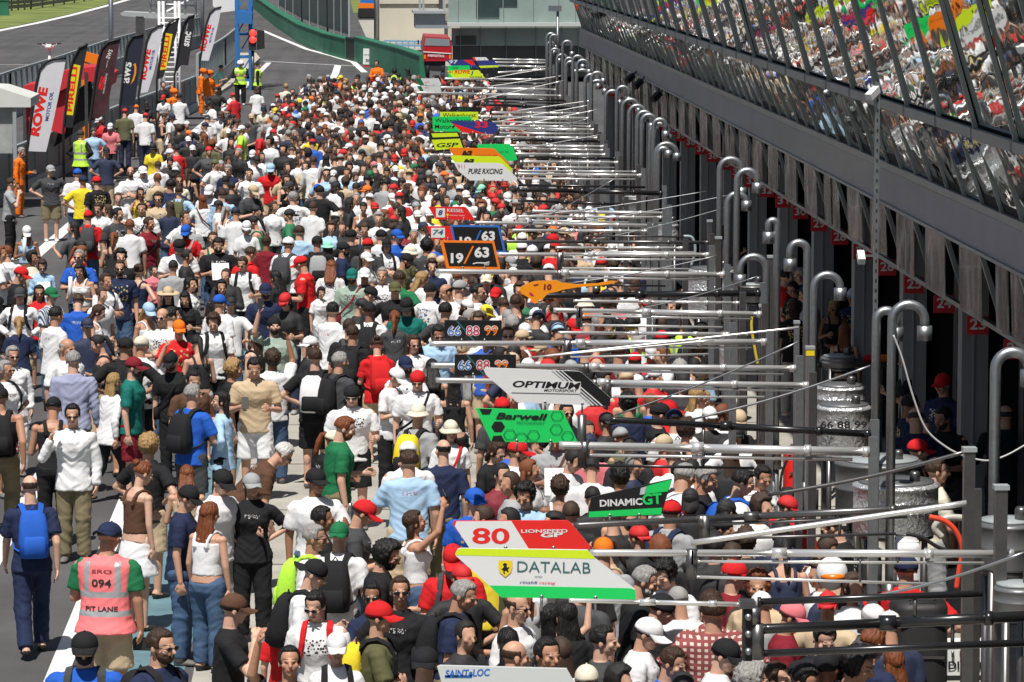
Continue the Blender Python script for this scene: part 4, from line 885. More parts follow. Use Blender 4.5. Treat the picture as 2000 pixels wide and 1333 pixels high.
STYLE = {'s': 'short {} hair', 'l': 'long {} hair', 'p': '{} ponytail', 'n': '{} hair in a bun', 'c': 'curly {} hair', 'm': 'shoulder-length {} hair', 'z': 'nearly bald head'}
PPL = []; FEET = []
def make_person(idx, x, y, top, head, face, ex):
    rnd = random.Random(idx * 13 + 5)
    fem = 'F' in ex; kid = 'K' in ex
    pose = next((e[1] for e in ex if e[0] == '='), None) or rnd.choice('ssspqqexh' if face != 'a' else 'sssqpehs')
    bot = next((e[1:] for e in ex if e[0] == '_'), None) or rnd.choice(['bt', 'nt', 'jt', 'jt', 'bs', 'ts', 'ds', 'ks', 'js', 'st'])
    me, J = body(pose, fem)
    sc = (.70 if kid else (rnd.uniform(.90, .97) if fem else rnd.uniform(.965, 1.03)))
    hz = (J['head'].z + J['dz'] + .02) * sc + (.42 if '^' in ex else 0)
    p = at_z(x, y, hz)
    rz = R(FACE[face] + rnd.uniform(-14, 14))
    off = Matrix.Rotation(rz, 3, 'Z') @ (Vector((J['head'].x, J['head'].y, 0)) * sc)
    off.x *= 1; p.z = hz - (J['head'].z + J['dz'] + .02) * sc; p -= off
    root = empty('person', p, rz=rz); root.scale = (sc * (rnd.choice([1.0, 1.04, 1.07, 1.11, 1.18]) if not fem else rnd.choice([.98, 1.03, 1.09])), sc * rnd.uniform(1.0, 1.14), sc)
    skin = SKINS[rnd.choices([0, 1, 2, 3], [30, 40, 25, 5])[0]]
    tc, tt = top[0], top[1]
    inst('body', me, [skin, M_EYE, M_LIP, rnd.choice(SHOES)], root)
    def wear(nm, kind, mats): inst(nm, cloth(kind, pose, fem), mats, root)
    tf = printed(tc, rnd.randrange(3)) if tt == 't' and tc not in 'xzj' and 'Z' not in ex and rnd.random() < .55 else fabric(tc)
    if tt == 't': wear('t_shirt', 'tshirt', [tf])
    elif tt == 'l': wear('shirt', 'shirt', [tf])
    elif tt == 'k': wear('tank_top', 'tank_top', [tf])
    elif tt == 'v': wear('shirt', 'shirt', [fabric('b')]); wear('vest', 'vest', [HIVIS, REFL]); 
    elif tt == 'o': wear('coverall_jacket', 'shirt', [fabric('o')]); wear('trousers', 'trousers', [fabric('o')])
    if 'Z' in ex: wear('vest', 'vest', [PINKVEST, REFL])
    if tt != 'o':
        bk = {'t': 'trousers', 's': 'shorts', 'k': 'skirt'}[bot[1]]
        wear(bk, bk, [fabric(bot[0])])
    HL = Matrix.Translation(J['head'] + Vector((0, 0, J['dz']))) @ J['HM'].to_4x4()
    def hd(n, mm, ms, s=1.0):
        o = inst(n, mm, ms, root); o.matrix_local = HL @ Matrix.Scale(s, 4); return o
    hat = None; hs = head
    if head[0].isupper():
        hat = head[:2]; hs = head[3:] if '/' in head else ('mb' if fem and rnd.random() < .5 else ('pb' if fem else 's' + rnd.choice('kbb')))
    hcol = hs[1]
    hd('hair', hairmesh(hs[0], bool(hat)), [hairmat(hcol)])
    if hat:
        f2 = fabric('t') if hat == 'Wf' else fabric(hat[1]); vis = f2
        if hat[0] == 'H': vis = BLKM
        if hat[0] in 'CB':
            c_ = hd('cap', hatmesh(hat[0] + 'F'), [f2]); bo_ = hatmesh(hat[0] + 'V'); b_ = inst('brim', bo_, [vis], c_)
        else: hd(HATO[hat[0]], hatmesh(hat[0]), [f2, vis])
    if 'g' in ex: hd('sunglasses', glassesmesh(), [M_LENS])
    if 'D' in ex or 'DD' in ex: hd('beard', beardmesh('DD' in ex), [hairmat(hcol if hcol != 'w' else 'g')])
    # label parts
    topt = CW[tc][0] + ' ' + TTXT[tt]
    if tt == 'v': topt = 'lime high-visibility vest'
    if 'Z' in ex: topt = 'pink PIT LANE vest 094'
    if tt == 'o': topt = 'orange coverall'
    ht = (CW[hat[1]][0] + ' ' + HATN[hat[0]]) if hat else STYLE[hs[0]].format(HAIRC[hs[1]][0])
    if hs[0] == 'z' and not hat: ht = 'nearly bald head'
    bt = None if tt == 'o' else CW[bot[0]][0] + ' ' + {'t': 'trousers', 's': 'shorts', 'k': 'skirt'}[bot[1]]
    rec = dict(root=root, x=x, y=y, top=topt, head=ht, face=FTXT[face], sun='g' in ex, beard='D' in ex or 'DD' in ex, bot=bt if any(e[0] == '_' for e in ex) else None,
               noun='child' if kid else 'person', items=[], p=p, hz=hz)
    for e in ex:
        it = None
        if e[0] == '+' and len(e) == 2:
            it = inst('backpack', packmesh(pose, fem), [fabric(e[1]), fabric('b' if e[1] in 'wyso' else e[1])], None); nm, ct, w_ = CW[e[1]][0] + ' backpack', 'backpack', 'worn by'
        elif e[0] == '-' and len(e) == 2:
            it = inst('shoulder_bag', strapmesh(pose, fem), [fabric(e[1])], None); nm, ct, w_ = CW[e[1]][0] + ' crossbody bag', 'bag', 'worn by'
        elif e[0] == '@':
            k = e[1:]; it = inst({'roll': 'rolled_poster', 'paper': 'paper_sheet'}.get(k, k), simple_item(k, pose, fem), [{'phone': BLK, 'camera': BLKM, 'bottle': STEEL}.get(k) or PAPER if k in ('paper',) else {'phone': BLK, 'camera': BLKM, 'bottle': STEEL, 'roll': fabric('w')}[k]], None)
            nm, ct, w_ = {'phone': 'black phone', 'camera': 'black camera', 'bottle': 'steel drinking bottle', 'roll': 'white rolled poster', 'paper': 'printed paper sheet'}[k], k if k not in ('roll', 'paper') else {'roll': 'poster', 'paper': 'paper'}[k], 'held by'
        if it is not None:
            it.location = p; it.rotation_euler = (0, 0, rz); it.scale = root.scale; rec['items'].append((it, nm, ct, w_))
    PPL.append(rec); FEET.append((p.x, p.y, x, y, hz)); return rec
HIVIS = mat('high_visibility_fabric', (.50, .85, .05), rough=.7, bump=.1, bscale=30)
PINKVEST = mat('coral_pink_vest_fabric', (.86, .19, .20), rough=.7, bump=.1, bscale=30)
REFL = mat('reflective_tape', (.42, .43, .44), rough=.4, metal=.3)
PAPER = mat('printed_paper', (.60, .60, .60), rough=.5, nscale=22, namt=.45)
ALLP = list(enumerate(parse()))
# the three hundred that show largest stand as people of their own, the far rest joins the mass
ALLP.sort(key=lambda q: at_z(q[1][0], q[1][1], 1.64).y - (400 if q[1][2] in ('lv', 'oo') else 0) - (20 if q[1][0] < 640 else 0))
FARP = ALLP[300:]; ALLP = sorted(ALLP[:300])
for i_, a_ in ALLP: make_person(i_, *a_)
FARF = [(at_z(a[0], a[1], 1.64), a) for i, a in FARP]
for _r in ():
    pass
def label_people():
    used = {}
    def uniq(cands):
        for c in cands:
            if len(c.split()) <= 16 and c not in used: used[c] = 1; return c
        return None
    from collections import Counter
    base = {}
    cn = Counter((r['top'], r['head'], r['face']) for r in PPL)
    c2 = Counter((r['top'], r['head']) for r in PPL)
    for r in sorted(PPL, key=lambda r: -r['y']):
        b = '%s in %s with %s' % (r['noun'], r['top'], r['head'])
        ext = []
        if r['beard']: ext.append('and beard')
        if r['sun']: ext.append('and sunglasses')
        if r['items']: ext.append('and ' + r['items'][0][1])
        if r['bot']: ext.append('and ' + r['bot'])
        c = []
        if c2[(r['top'], r['head'])] == 1: c.append(b + ', ' + r['face'])
        if cn[(r['top'], r['head'], r['face'])] == 1: c.append(b + ', ' + r['face'])
        others = sorted((q for q in PPL if q is not r and c2[(q['top'], q['head'])] == 1 and q['top'] != r['top']), key=lambda q: (q['x'] - r['x']) ** 2 + (q['y'] - r['y']) ** 2)
        hd_ = r['head'].replace('nearly bald head', 'bald head')
        for q in others[:4]:
            dx, dy = r['x'] - q['x'], r['y'] - q['y']
            rel = ('right of' if dx > 0 else 'left of') if abs(dx) > abs(dy) else ('in front of' if dy > 0 else 'behind')
            qh = q['head'].replace('nearly ', '')
            c.append('%s in %s, %s, %s %s and %s' % (r['noun'], r['top'], hd_, rel, q['top'], qh))
            c.append('%s in %s, %s, %s the %s' % (r['noun'], r['top'], hd_, rel, q['top'] + ', ' + qh))
        lab = uniq(c) or c[-1]
        r['lab'] = lab; tag(r['root'], lab, 'person', 'crowd walking in the pit lane')
        short = '%s in %s, %s' % (r['noun'], r['top'], r['head'])
        rest = lab.split(' in ', 1)[1]
        for it, nm, ct, w_ in r['items']:
            cand = '%s %s %s in %s' % (nm, w_, r['noun'], rest.replace(' with ', ', ').replace(', seen from behind', ' from behind'))
            wds = cand.split()
            if len(wds) > 16: cand = '%s %s %s' % (nm, 'of', rest); wds = cand.split()
            if len(wds) > 16: cand = ' '.join(wds[:16])
            if cand in used: cand = '%s of %s' % (nm, rest)
            used[cand] = 1
            tag(it, cand, ct, {'backpack': 'backpacks worn in the crowd', 'bag': 'bags worn across the body'}.get(ct, 'things held in the crowd'))
label_people()

# ---- lettering on the pink vest: letters laid on the cloth by casting them onto it
def vest_text():
    r = next(r for r in PPL if '094' in r['top']); root = r['root']; vest = next(o for o in root.children if o.name.startswith('vest'))
    mw = Matrix.Translation(root.location) @ root.rotation_euler.to_matrix().to_4x4() @ Matrix.Diagonal(root.scale.to_4d()); 
    for k in (3,): pass
    me = vest.data; T = BVHTree.FromPolygons([v.co for v in me.vertices], [p.vertices[:] for p in me.polygons])
    T3 = body('q', False)[1]['T3']; tp = body('q', False)[1]['tp']; dz = body('q', False)[1]['dz']
    for s, zc, h, wd, mt_ in (('SRO', .475, .032, .15, mat('maroon_print', (.25, .03, .05))), ('094', .36, .065, .145, BLKM), ('PIT LANE', .15, .042, .24, BLKM)):
        v, f = text_mesh(s, .02); pts = []
        for a, b in v:
            X = -(a - .5) * wd; zz = zc - .07 + b * h
            o_ = tp(X, .6, zz) + Vector((0, 0, dz)); hit = T.ray_cast(o_, T3 @ Vector((0, -1, 0)))
            pts.append((hit[0] if hit[0] is not None else o_) + T3 @ Vector((0, .005, 0)))
        mb = MB().add(pts, f); m_ = mb.mesh('lettering', mt_); o = new_obj('lettering', m_, root)
vest_text()

# ---- the rest of the packed crowd, beyond the people counted one by one: one mass
def crowd_mass():
    combos = []
    hairv = {}
    for pose, fem, tk, bk, hs, hat in (('s', 0, 'tshirt', 'trousers', 's', None), ('p', 0, 'tshirt', 'shorts', 's', None), ('q', 0, 'tshirt', 'trousers', 's', 'C'), ('e', 1, 'tshirt', 'shorts', 'l', None),
                                  ('x', 0, 'shirt', 'trousers', 's', None), ('p', 1, 'tank_top', 'shorts', 'p', None), ('s', 0, 'tshirt', 'shorts', 'c', None), ('h', 0, 'tshirt', 'trousers', 's', 'B'), ('q', 1, 'tshirt', 'trousers', 'm', 'C')):
        fem = bool(fem); me, J = body(pose, fem); vs = []; fs = []; zs = []
        def put(m_, zone, M=None, slots=None):
            k = len(vs)
            for v in m_.vertices: vs.append(tuple(M @ v.co) if M else tuple(v.co))
            for p_ in m_.polygons: fs.append([k + i for i in p_.vertices]); zs.append(zone if p_.material_index != 3 or zone != 0 else 5)
        put(me, 0); put(cloth(tk, pose, fem), 1); put(cloth(bk, pose, fem), 2)
        HL = Matrix.Translation(J['head'] + Vector((0, 0, J['dz']))) @ J['HM'].to_4x4()
        put(hairmesh(hs, bool(hat)), 3, HL)
        if hat: put(hatmesh(hat), 4, HL)
        m_ = bpy.data.meshes.new('t'); m_.from_pydata(vs, [], fs)
        for i in range(6): m_.materials.append(BLK)
        m_.polygons.foreach_set('material_index', zs)
        o = bpy.data.objects.new('t', m_); COL.objects.link(o); d = o.modifiers.new('d', 'DECIMATE'); d.ratio = .075
        dg = _dg(); dg.update(); out = bpy.data.meshes.new_from_object(o.evaluated_get(dg)); bpy.data.objects.remove(o)
        out.calc_loop_triangles(); n = len(out.loop_triangles)
        tri = np.empty(n * 3, np.int32); out.loop_triangles.foreach_get('vertices', tri); tz = np.array([out.polygons[t.polygon_index].material_index for t in out.loop_triangles])
        combos.append((arr(out).copy(), tri.reshape(-1, 3), tz, hat, (J['head'].z + J['dz']))); bpy.data.meshes.remove(out); bpy.data.meshes.remove(m_)
    rnd = random.Random(3); V = []; T = []; C = []; nv = 0; placed = [(a, b) for a, b, *_ in FEET]; heads = [(x, y, b_) for a_, b_, x, y, z in FEET] + [(a[0], a[1], p.y) for p, a in FARF]
    tops = [('w', 42), ('b', 32), ('n', 9), ('r', 9), ('s', 6), ('d', 6), ('u', 3), ('c', 4), ('t', 3), ('y', 2), ('g', 2), ('o', 1), ('m', 2), ('p', 1), ('v', 2), ('l', 1)]
    hats = [('r', 10), ('b', 30), ('w', 28), ('n', 10), ('t', 5), ('s', 5), ('y', 2), ('g', 2), ('o', 3)]
    pick = lambda L: CW[rnd.choices([a for a, _ in L], [b for _, b in L])[0]][1]
    cnt = 0
    for _ in range(26000 + len(FARF)):
        far = FARF[_] if _ < len(FARF) else None
        d = rnd.uniform(26, 140)
        # how far left the packed crowd reaches at this distance, and how far right before the pit gear
        xl = np.interp(d, [26, 45, 62, 75, 95, 115, 150], [.4, 1.9, 1.2, .3, -2.0, -2.6, -1.2]); xr = np.interp(d, [26, 60, 100, 150], [4.1, 4.3, 4.6, 4.9])
        X = rnd.uniform(xl, xr)
        left = _ % 4 == 0 and not far
        if left:
            d = rnd.uniform(46, 112); X = rnd.uniform(-9, xl); fx, fy_ = proj((X, d, 0))
            if fx < np.interp(fy_, [215, 300, 400, 480, 560, 800, 900, 1100], [540, 430, 330, 280, 190, 20, 200, 600]): continue
        if far: X, d = far[0].x, far[0].y
        md = (.52 if X > 1.4 and d < 80 else .66) if not left else 1.02
        if not far and any((X - a) ** 2 + (d - b) ** 2 < md * md for a, b in placed): continue
        sc = rnd.uniform(.92, 1.02); x, y = proj((X, d, 1.66 * sc)); k = F / d
        fy = proj((X, d, 0))[1]
        if not far and any(b_ > d and abs(x - hx) < .30 * k and y - .16 * k < hy < fy - .1 * k for hx, hy, b_ in heads): continue
        placed.append((X, d)); cnt += 1
        v, t, tz, hat, hz = rnd.choice([c for c in combos if bool(c[3]) == far[1][3][0].isupper()] if far else combos); a = R(FACE[far[1][4]]) if far else R(rnd.choice([180, 180, 180, 150, 210, 90, -90, 0, 30, 60])) + rnd.uniform(-.3, .3)
        ca, sa = math.cos(a), math.sin(a); vv = v * sc; vv = np.stack([vv[:, 0] * ca - vv[:, 1] * sa + X, vv[:, 0] * sa + vv[:, 1] * ca + d, vv[:, 2]], 1)
        sk = (.53, .30, .205) if rnd.random() < .7 else (.42, .22, .14)
        pal = np.array([sk, pick(tops), pick([('b', 3), ('j', 4), ('n', 2), ('t', 2), ('s', 1)]), rnd.choice([HAIRC['k'], HAIRC['b'], HAIRC['b'], HAIRC['k'], HAIRC['b'], HAIRC['k'], HAIRC['g'], HAIRC['r']])[1], pick(hats), (.3, .3, .3)])
        if far:
            pal[1] = CW[far[1][2][0]][1]; h_ = far[1][3]
            if h_[0].isupper(): pal[4] = CW[h_[1]][1]
            else: pal[3] = HAIRC[h_[1]][1]
        V.append(vv); T.append(t + nv); C.append(pal[tz]); nv += len(v)
    V = np.concatenate(V); T = np.concatenate(T); C = np.concatenate(C)
    me = bpy.data.meshes.new('crowd'); me.vertices.add(len(V)); me.vertices.foreach_set('co', V.astype(np.float32).ravel())
    me.loops.add(len(T) * 3); me.loops.foreach_set('vertex_index', T.astype(np.int32).ravel()); me.polygons.add(len(T)); me.polygons.foreach_set('loop_start', np.arange(0, len(T) * 3, 3, dtype=np.int32))
    me.update(calc_edges=True); me.polygons.foreach_set('use_smooth', np.ones(len(T), bool))
    at = me.attributes.new('Col', 'FLOAT_COLOR', 'CORNER'); at.data.foreach_set('color', np.repeat(np.concatenate([C, np.ones((len(C), 1))], 1), 3, axis=0).astype(np.float32).ravel())
    m_ = bpy.data.materials.new('crowd_clothes_and_skin'); m_.use_nodes = True; n = m_.node_tree.nodes; a = n.new('ShaderNodeAttribute'); a.attribute_name = 'Col'
    m_.node_tree.links.new(a.outputs['Color'], n['Principled BSDF'].inputs['Base Color']); n['Principled BSDF'].inputs['Roughness'].default_value = .75; me.materials.append(m_)
    o = new_obj('crowd', me); tag(o, 'dense mass of spectators packed under the pit booms and far down the lane', 'crowd', kind='stuff')
    print('crowd', cnt, 'people', len(PPL), 'tris', len(T))
crowd_mass()
# ============================================================ team boards, booms and gear
PAINT = {'white': (.72, .73, .73), 'lime': (.62, .80, .02), 'green': (.012, .62, .12), 'red': (.74, .022, .018), 'navy': (.03, .045, .22), 'black': (.012, .012, .013), 'orange': (.86, .20, .01),
         'amber': (.88, .30, .01), 'yellow': (.80, .62, .02), 'blue': (.03, .16, .52), 'grey': (.50, .53, .54), 'teal': (.03, .13, .14), 'dkgreen': (.01, .13, .06), 'pale': (.60, .63, .62), 'crimson': (.55, .02, .06), 'dred': (.2, .02, .02)}
def paint(c): return mat('board_' + c, PAINT[c], rough=.35, spec=.5)
def bprism(pts, d, t, parent, name, material): return MB().prism([at_d(x, y, d) for x, y in pts], (0, t, 0)).build(name, material, parent)
BOARDS = {}
def cv(s, pts):
    ox, oy, k = CROPS[s]; return [(ox + x / k, oy + y / k) for x, y in pts]
def board(crop, pts, base, label, layers=(), texts=(), z=2.85, d=None, frame=None):
    P = cv(crop, pts) if crop else pts; yb = max(p[1] for p in P); xm = sum(p[0] for p in P) / len(P)
    if d is None: d = at_z(xm, yb, z).y
    c = at_d(xm, yb, d); r = empty('team_board', c, label, 'board', 'team boards hung over the pit boxes')
    bprism(P, d, .03, r, 'panel', paint(base))
    for i, (nm, col, pp) in enumerate(layers):
        bprism(cv(crop, pp) if crop else pp, d - .0011 - .0011 * i, .001, r, nm, paint(col))
    for (s, a, b, h, col, *o) in texts:
        if crop: (a, b) = cv(crop, [a, b]); h = h / CROPS[crop][2]
        put_text(r, s, a, b, h, d - .0014 - .0011 * len(layers), paint(col), o[0] if o else .025, o[1] if len(o) > 1 else 0)
    xs = sorted(P, key=lambda p: -p[1])[:2]
    for q in (.3, .7):
        e = Vector(xs[0]).lerp(Vector(xs[1]), q) + Vector((0, -3)); e = at_d(e.x, e.y, d - .001); MB().tube([e, e - Vector((0, .008, 0))], .012, 8).tube([e + Vector((0, 0, -.01)), e + Vector((0, .02, -.09))], .009, 8).build('fixing', GALV, r)
    return r, d
def hexa(cx, cy, r_, k=6): return [(cx + r_ * math.cos(math.pi * i / 3), cy + r_ * .88 * math.sin(math.pi * i / 3)) for i in range(6)]
def ringhex(parent, cx, cy, r_, d, m_):
    a = cv('L', hexa(cx, cy, r_)); b = cv('L', hexa(cx, cy, r_ - 5)); v = [at_d(x, y, d) for x, y in a + b]
    MB().add(v, [(i, (i + 1) % 6, (i + 1) % 6 + 6, i + 6) for i in range(6)]).build('hexagon_mark', m_, parent, recalc=False)
def shield(parent, cx, cy, s, d):
    pts = [(-1, -1.15), (1, -1.15), (1.02, -.2), (.8, .55), (0, 1.25), (-.8, .55), (-1.02, -.2)]
    MB().poly([at_d(cx + x * s, cy + y * s, d) for x, y in pts]).build('shield_emblem', paint('yellow'), parent, recalc=False)
    hs = [(-.25, -.75), (.05, -.8), (.3, -.55), (.15, -.45), (.3, -.1), (.55, -.25), (.6, -.1), (.35, .15), (.5, .45), (.35, .6), (.2, .35), (-.1, .35), (-.05, .8), (-.25, .8), (-.3, .3), (-.6, .1), (-.35, -.05), (-.15, -.35), (-.4, -.5)]
    MB().poly([at_d(cx + x * s, cy + y * s, d - .001) for x, y in hs]).build('horse_emblem', paint('black'), parent, recalc=False)
board('M', [(15, 1165), (35, 1155), (935, 1178), (985, 1265), (1010, 1330), (60, 1330)], 'pale', 'grey team board with blue SAINTELOC name at the bottom edge', (),
      [('SAINTeLOC', (72, 1236), (390, 1226), 50, 'blue', .03, .15), ('_______', (68, 1250), (262, 1250), 8, 'blue', .03)])
r, d = board('M', [(142, 365), (160, 330), (178, 322), (1085, 335), (1135, 392), (1420, 612), (1426, 685), (468, 670), (385, 587), (150, 378)], 'white', 'white board with yellow top, green bottom, horse shield and DATALAB lettering',
      [('yellow_band', 'lime', [(142, 365), (160, 330), (178, 322), (1085, 335), (1140, 397), (150, 370)]), ('green_band', 'green', [(383, 585), (1385, 605), (1420, 616), (1426, 685), (468, 670)])],
      [('DATALAB', (582, 488), (1102, 498), 75, 'teal', -.005), ('with', (705, 528), (760, 530), 14, 'navy', 0), ('rinaldi', (600, 570), (728, 572), 17, 'navy', .01, .3), ('racing', (738, 572), (855, 574), 14, 'red', .01, .3)])
x_, y_ = cv('M', [(498, 465)])[0]; shield(r, x_, y_, 13.5, d - .005)
board('M', [(125, 150), (135, 128), (940, 125), (965, 145), (1105, 310), (1095, 330), (245, 322)], 'red', 'red and white board with big red number 80 above the DATALAB board',
      [('white_field', 'white', [(150, 130), (540, 127), (665, 326), (245, 322), (140, 165)])],
      [('80', (262, 290), (528, 293), 115, 'red', .022), ('LIONSPEED', (610, 212), (940, 210), 25, 'white', .02), ('GP', (750, 246), (908, 240), 34, 'white', .04)])
board('L', [(1085, 1310), (1090, 1255), (1110, 1170), (1420, 1100), (1683, 1040), (1640, 1180), (1605, 1300)], 'black', 'black board with DINAMIC GT lettering and green corner',
      [('green_corner', 'green', [(1502, 1090), (1680, 1042), (1652, 1128), (1492, 1146)]), ('green_strip', 'green', [(1092, 1272), (1612, 1244), (1604, 1292), (1090, 1312)]), ('silver_strip', 'grey', [(1460, 1104), (1500, 1092), (1488, 1148), (1452, 1152)])],
      [('DINAMIC', (1170, 1238), (1472, 1224), 50, 'white', .03), ('GT', (1474, 1226), (1612, 1216), 78, 'green', .03)], z=2.4)
r, d = board('L', [(285, 538), (905, 556), (1008, 768), (1000, 782), (398, 775)], 'green', 'bright green board with black hexagons and Barwell lettering',
      [('hexagon', 'black', hexa(447, 670, 50)), ('hexagon', 'black', [(312, 540), (405, 544), (385, 582), (335, 582)]), ('hexagon', 'black', [(398, 774), (412, 735), (470, 730), (497, 776)])],
      [('Barwell', (430, 612), (798, 620), 44, 'black', .03, .25), ('MOTORSPORT', (580, 650), (778, 655), 20, 'dkgreen', -.005)])
for h_ in ((530, 725), (612, 748), (698, 730), (860, 688), (940, 738), (865, 590)): ringhex(r, h_[0], h_[1], 47, d - .006, paint('dkgreen'))
board('L', [(345, 268), (362, 250), (1018, 275), (1042, 285), (1246, 465), (1242, 522), (582, 496), (360, 300)], 'white', 'white board with OPTIMUM lettering and black diagonal stripes',
      [('black_band', 'black', [(905, 271), (1018, 275), (1042, 285), (1246, 465), (1242, 522), (1195, 520)]), ('stripe', 'black', [(878, 270), (892, 270), (1178, 519), (1164, 519)]), ('stripe', 'black', [(852, 269), (860, 269), (1148, 518), (1138, 518)]), ('stripe', 'grey', [(826, 268), (832, 268), (1120, 517), (1112, 517)]), ('name_field', 'white', [(540, 335), (1035, 350), (1030, 435), (540, 425)])],
      [('OPTIMUM', (550, 388), (1032, 403), 48, 'black', .032, .2), ('MOTORSPORT', (772, 420), (1010, 425), 20, 'black', .015, .2)])
for (yt, lab, crop_) in ((693, 'black board with outlined numbers 66 88 99 partly behind the white one', 0), (626, 'black board with 66 88 99, the upper of two alike', 1)):
    x0 = 888 if crop_ == 0 else 868; x1 = 1008 if crop_ == 0 else 980
    board(None, [(x0, yt), (x1, yt + .5), (x1, yt + 41), (x0, yt + 41)], 'black', lab, [('grey_chevron', 'teal', [(x0 + 22, yt + 1), (x0 + 26, yt + 1), (x0 + 60, yt + 40), (x0 + 56, yt + 40)])],
      [(s, (x0 + a, yt + 31), (x0 + a + 27, yt + 31), 21, 'white', .075) for s, a in (('66', 6), ('88', 42), ('99', 78))] , d=at_z(940, yt + 43, 2.88).y - (.0))
for (yt, x0) in ((693, 888), (626, 868)):
    r_ = [o for o in bpy.data.objects if o.name.startswith('team_board')][-2 if yt == 693 else -1]; dd = r_.location.y - .0045
    for s, a, c_ in (('66', 6, 'blue'), ('88', 42, 'crimson'), ('99', 78, 'orange')): put_text(r_, s, (x0 + a + 1.2, yt + 30), (x0 + a + 25.8, yt + 30), 19, dd, paint(c_), .0)
bull = [(50, 722), (62, 700), (100, 682), (140, 668), (180, 664), (290, 661), (330, 676), (420, 686), (560, 680), (640, 663), (690, 668), (640, 684), (590, 692), (420, 706), (330, 722), (290, 735), (235, 745), (205, 775), (195, 800), (172, 806), (140, 800), (118, 780), (90, 762), (62, 748)]
board('F', bull, 'amber', 'orange cut-out board with long thin tail and number 10', [('dark_mark', 'dred', [(135, 690), (175, 682), (170, 692), (150, 700)]), ('red_mark', 'crimson', [(108, 738), (130, 742), (145, 765), (120, 758)])], [('10', (205, 722), (258, 722), 38, 'dred', .05, .1)], z=2.95)
board('E', [(1197, 400), (1550, 404), (1592, 590), (1240, 583)], 'orange', 'black board with orange edge reading 19 and 63', [('black_field', 'black', [(1222, 414), (1538, 418), (1573, 573), (1258, 568)]), ('slash', 'orange', [(1350, 552), (1362, 552), (1420, 436), (1408, 436)])],
      [('19', (1268, 550), (1350, 550), 68, 'white', .04), ('63', (1422, 512), (1518, 512), 70, 'white', .04), ('GRT', (1484, 563), (1520, 563), 13, 'white', .02), ('~', (1412, 556), (1520, 548), 12, 'white', .02)])
board('E', [(1263, 300), (1585, 303), (1628, 478), (1300, 470)], 'blue', 'black board with blue edge reading 19 and 63 behind the orange one', [('black_field', 'black', [(1280, 312), (1574, 315), (1610, 466), (1310, 458)]), ('slash', 'blue', [(1420, 420), (1430, 420), (1468, 335), (1458, 335)])],
      [('19', (1325, 440), (1402, 440), 64, 'white', .04), ('63', (1468, 402), (1556, 402), 64, 'white', .04)])
board('E', [(1108, 308), (1274, 308), (1290, 396), (1152, 392)], 'red', 'red board with white square reading 74', [('white_square', 'white', [(1140, 318), (1230, 318), (1230, 382), (1140, 382)])], [('74', (1150, 366), (1220, 366), 36, 'teal', .02, .2)])
board('E', [(1122, 182), (1360, 181), (1378, 196), (1427, 268), (1172, 262)], 'red', 'red board with white square reading 8 and name KESSEL', [('white_square', 'white', [(1172, 191), (1230, 191), (1230, 249), (1172, 249)]), ('yellow_shield', 'yellow', [(1240, 226), (1254, 226), (1252, 240), (1247, 247), (1242, 240)])],
      [('8', (1186, 236), (1216, 236), 34, 'navy', .03, .2), ('KESSEL', (1244, 214), (1352, 218), 22, 'white', .01), ('RACING TEAM', (1260, 240), (1356, 243), 8, 'white', .0)])
board('B', [(1125, 1066), (1135, 1060), (1420, 1064), (1440, 1072), (1535, 1160), (1530, 1180), (1226, 1176), (1150, 1115)], 'white', 'white board with black PURE RXCING lettering and red 911', (),
      [('911', (1146, 1100), (1192, 1100), 26, 'crimson', -.005), ('PURE RXCING', (1214, 1134), (1440, 1136), 36, 'black', .03, .25)])
board('B', [(1100, 1018), (1112, 1014), (1412, 1020), (1425, 1026), (1506, 1105), (1504, 1130), (1140, 1068), (1112, 1044)], 'lime', 'lime yellow board directly behind the PURE RXCING board', (), [('b2', (1185, 1058), (1255, 1058), 22, 'black', .08, .3)])
board('B', [(1087, 966), (1095, 962), (1370, 967), (1390, 975), (1478, 1060), (1480, 1078), (1240, 1060), (1120, 1012)], 'orange', 'orange board behind the lime yellow one', (), [('b2', (1172, 1014), (1242, 1014), 32, 'black', .08, .3), ('GARAGE 59', (1258, 1020), (1400, 1022), 12, 'dred', .0)])
board('B', [(1268, 948), (1285, 941), (1470, 938), (1505, 955), (1536, 1040), (1500, 1050), (1330, 1046)], 'green', 'bright green rounded board reading GARAGE 59', (), [('GARAGE 59', (1345, 1000), (1478, 998), 14, 'dkgreen', -.005)])
board('B', [(958, 868), (965, 862), (1150, 858), (1192, 960), (1185, 978), (1003, 992)], 'black', 'black framed lime board reading GSP', [('lime_band', 'lime', [(974, 870), (1142, 866), (1154, 890), (985, 896)]), ('lime_field', 'lime', [(976, 912), (1160, 904), (1180, 962), (1004, 980)])],
      [('GSP', (1010, 961), (1152, 958), 28, 'black', .02, .2)])
board('B', [(1098, 797), (1130, 787), (1366, 794), (1386, 800), (1412, 832), (1392, 876), (1180, 866)], 'navy', 'navy and red board with red number 33', [('red_field', 'red', [(1100, 800), (1330, 873), (1180, 865)])], [('33', (1258, 834), (1342, 834), 42, 'red', .03)])
board('B', [(982, 762), (1235, 759), (1242, 800), (1232, 862), (985, 856)], 'green', 'green board reading Walkenhorst Motor', (), [('Walkenhorst', (998, 800), (1234, 800), 28, 'black', .01), ('Motor', (998, 840), (1108, 840), 28, 'black', .01), ('~', (1115, 842), (1160, 815), 20, 'black', .03)])
board('B', [(1032, 730), (1280, 730), (1281, 782), (1034, 782)], 'lime', 'yellow board reading Walkenhorst behind the green one', (), [('Walkenhorst', (1048, 766), (1265, 766), 28, 'black', .01)])
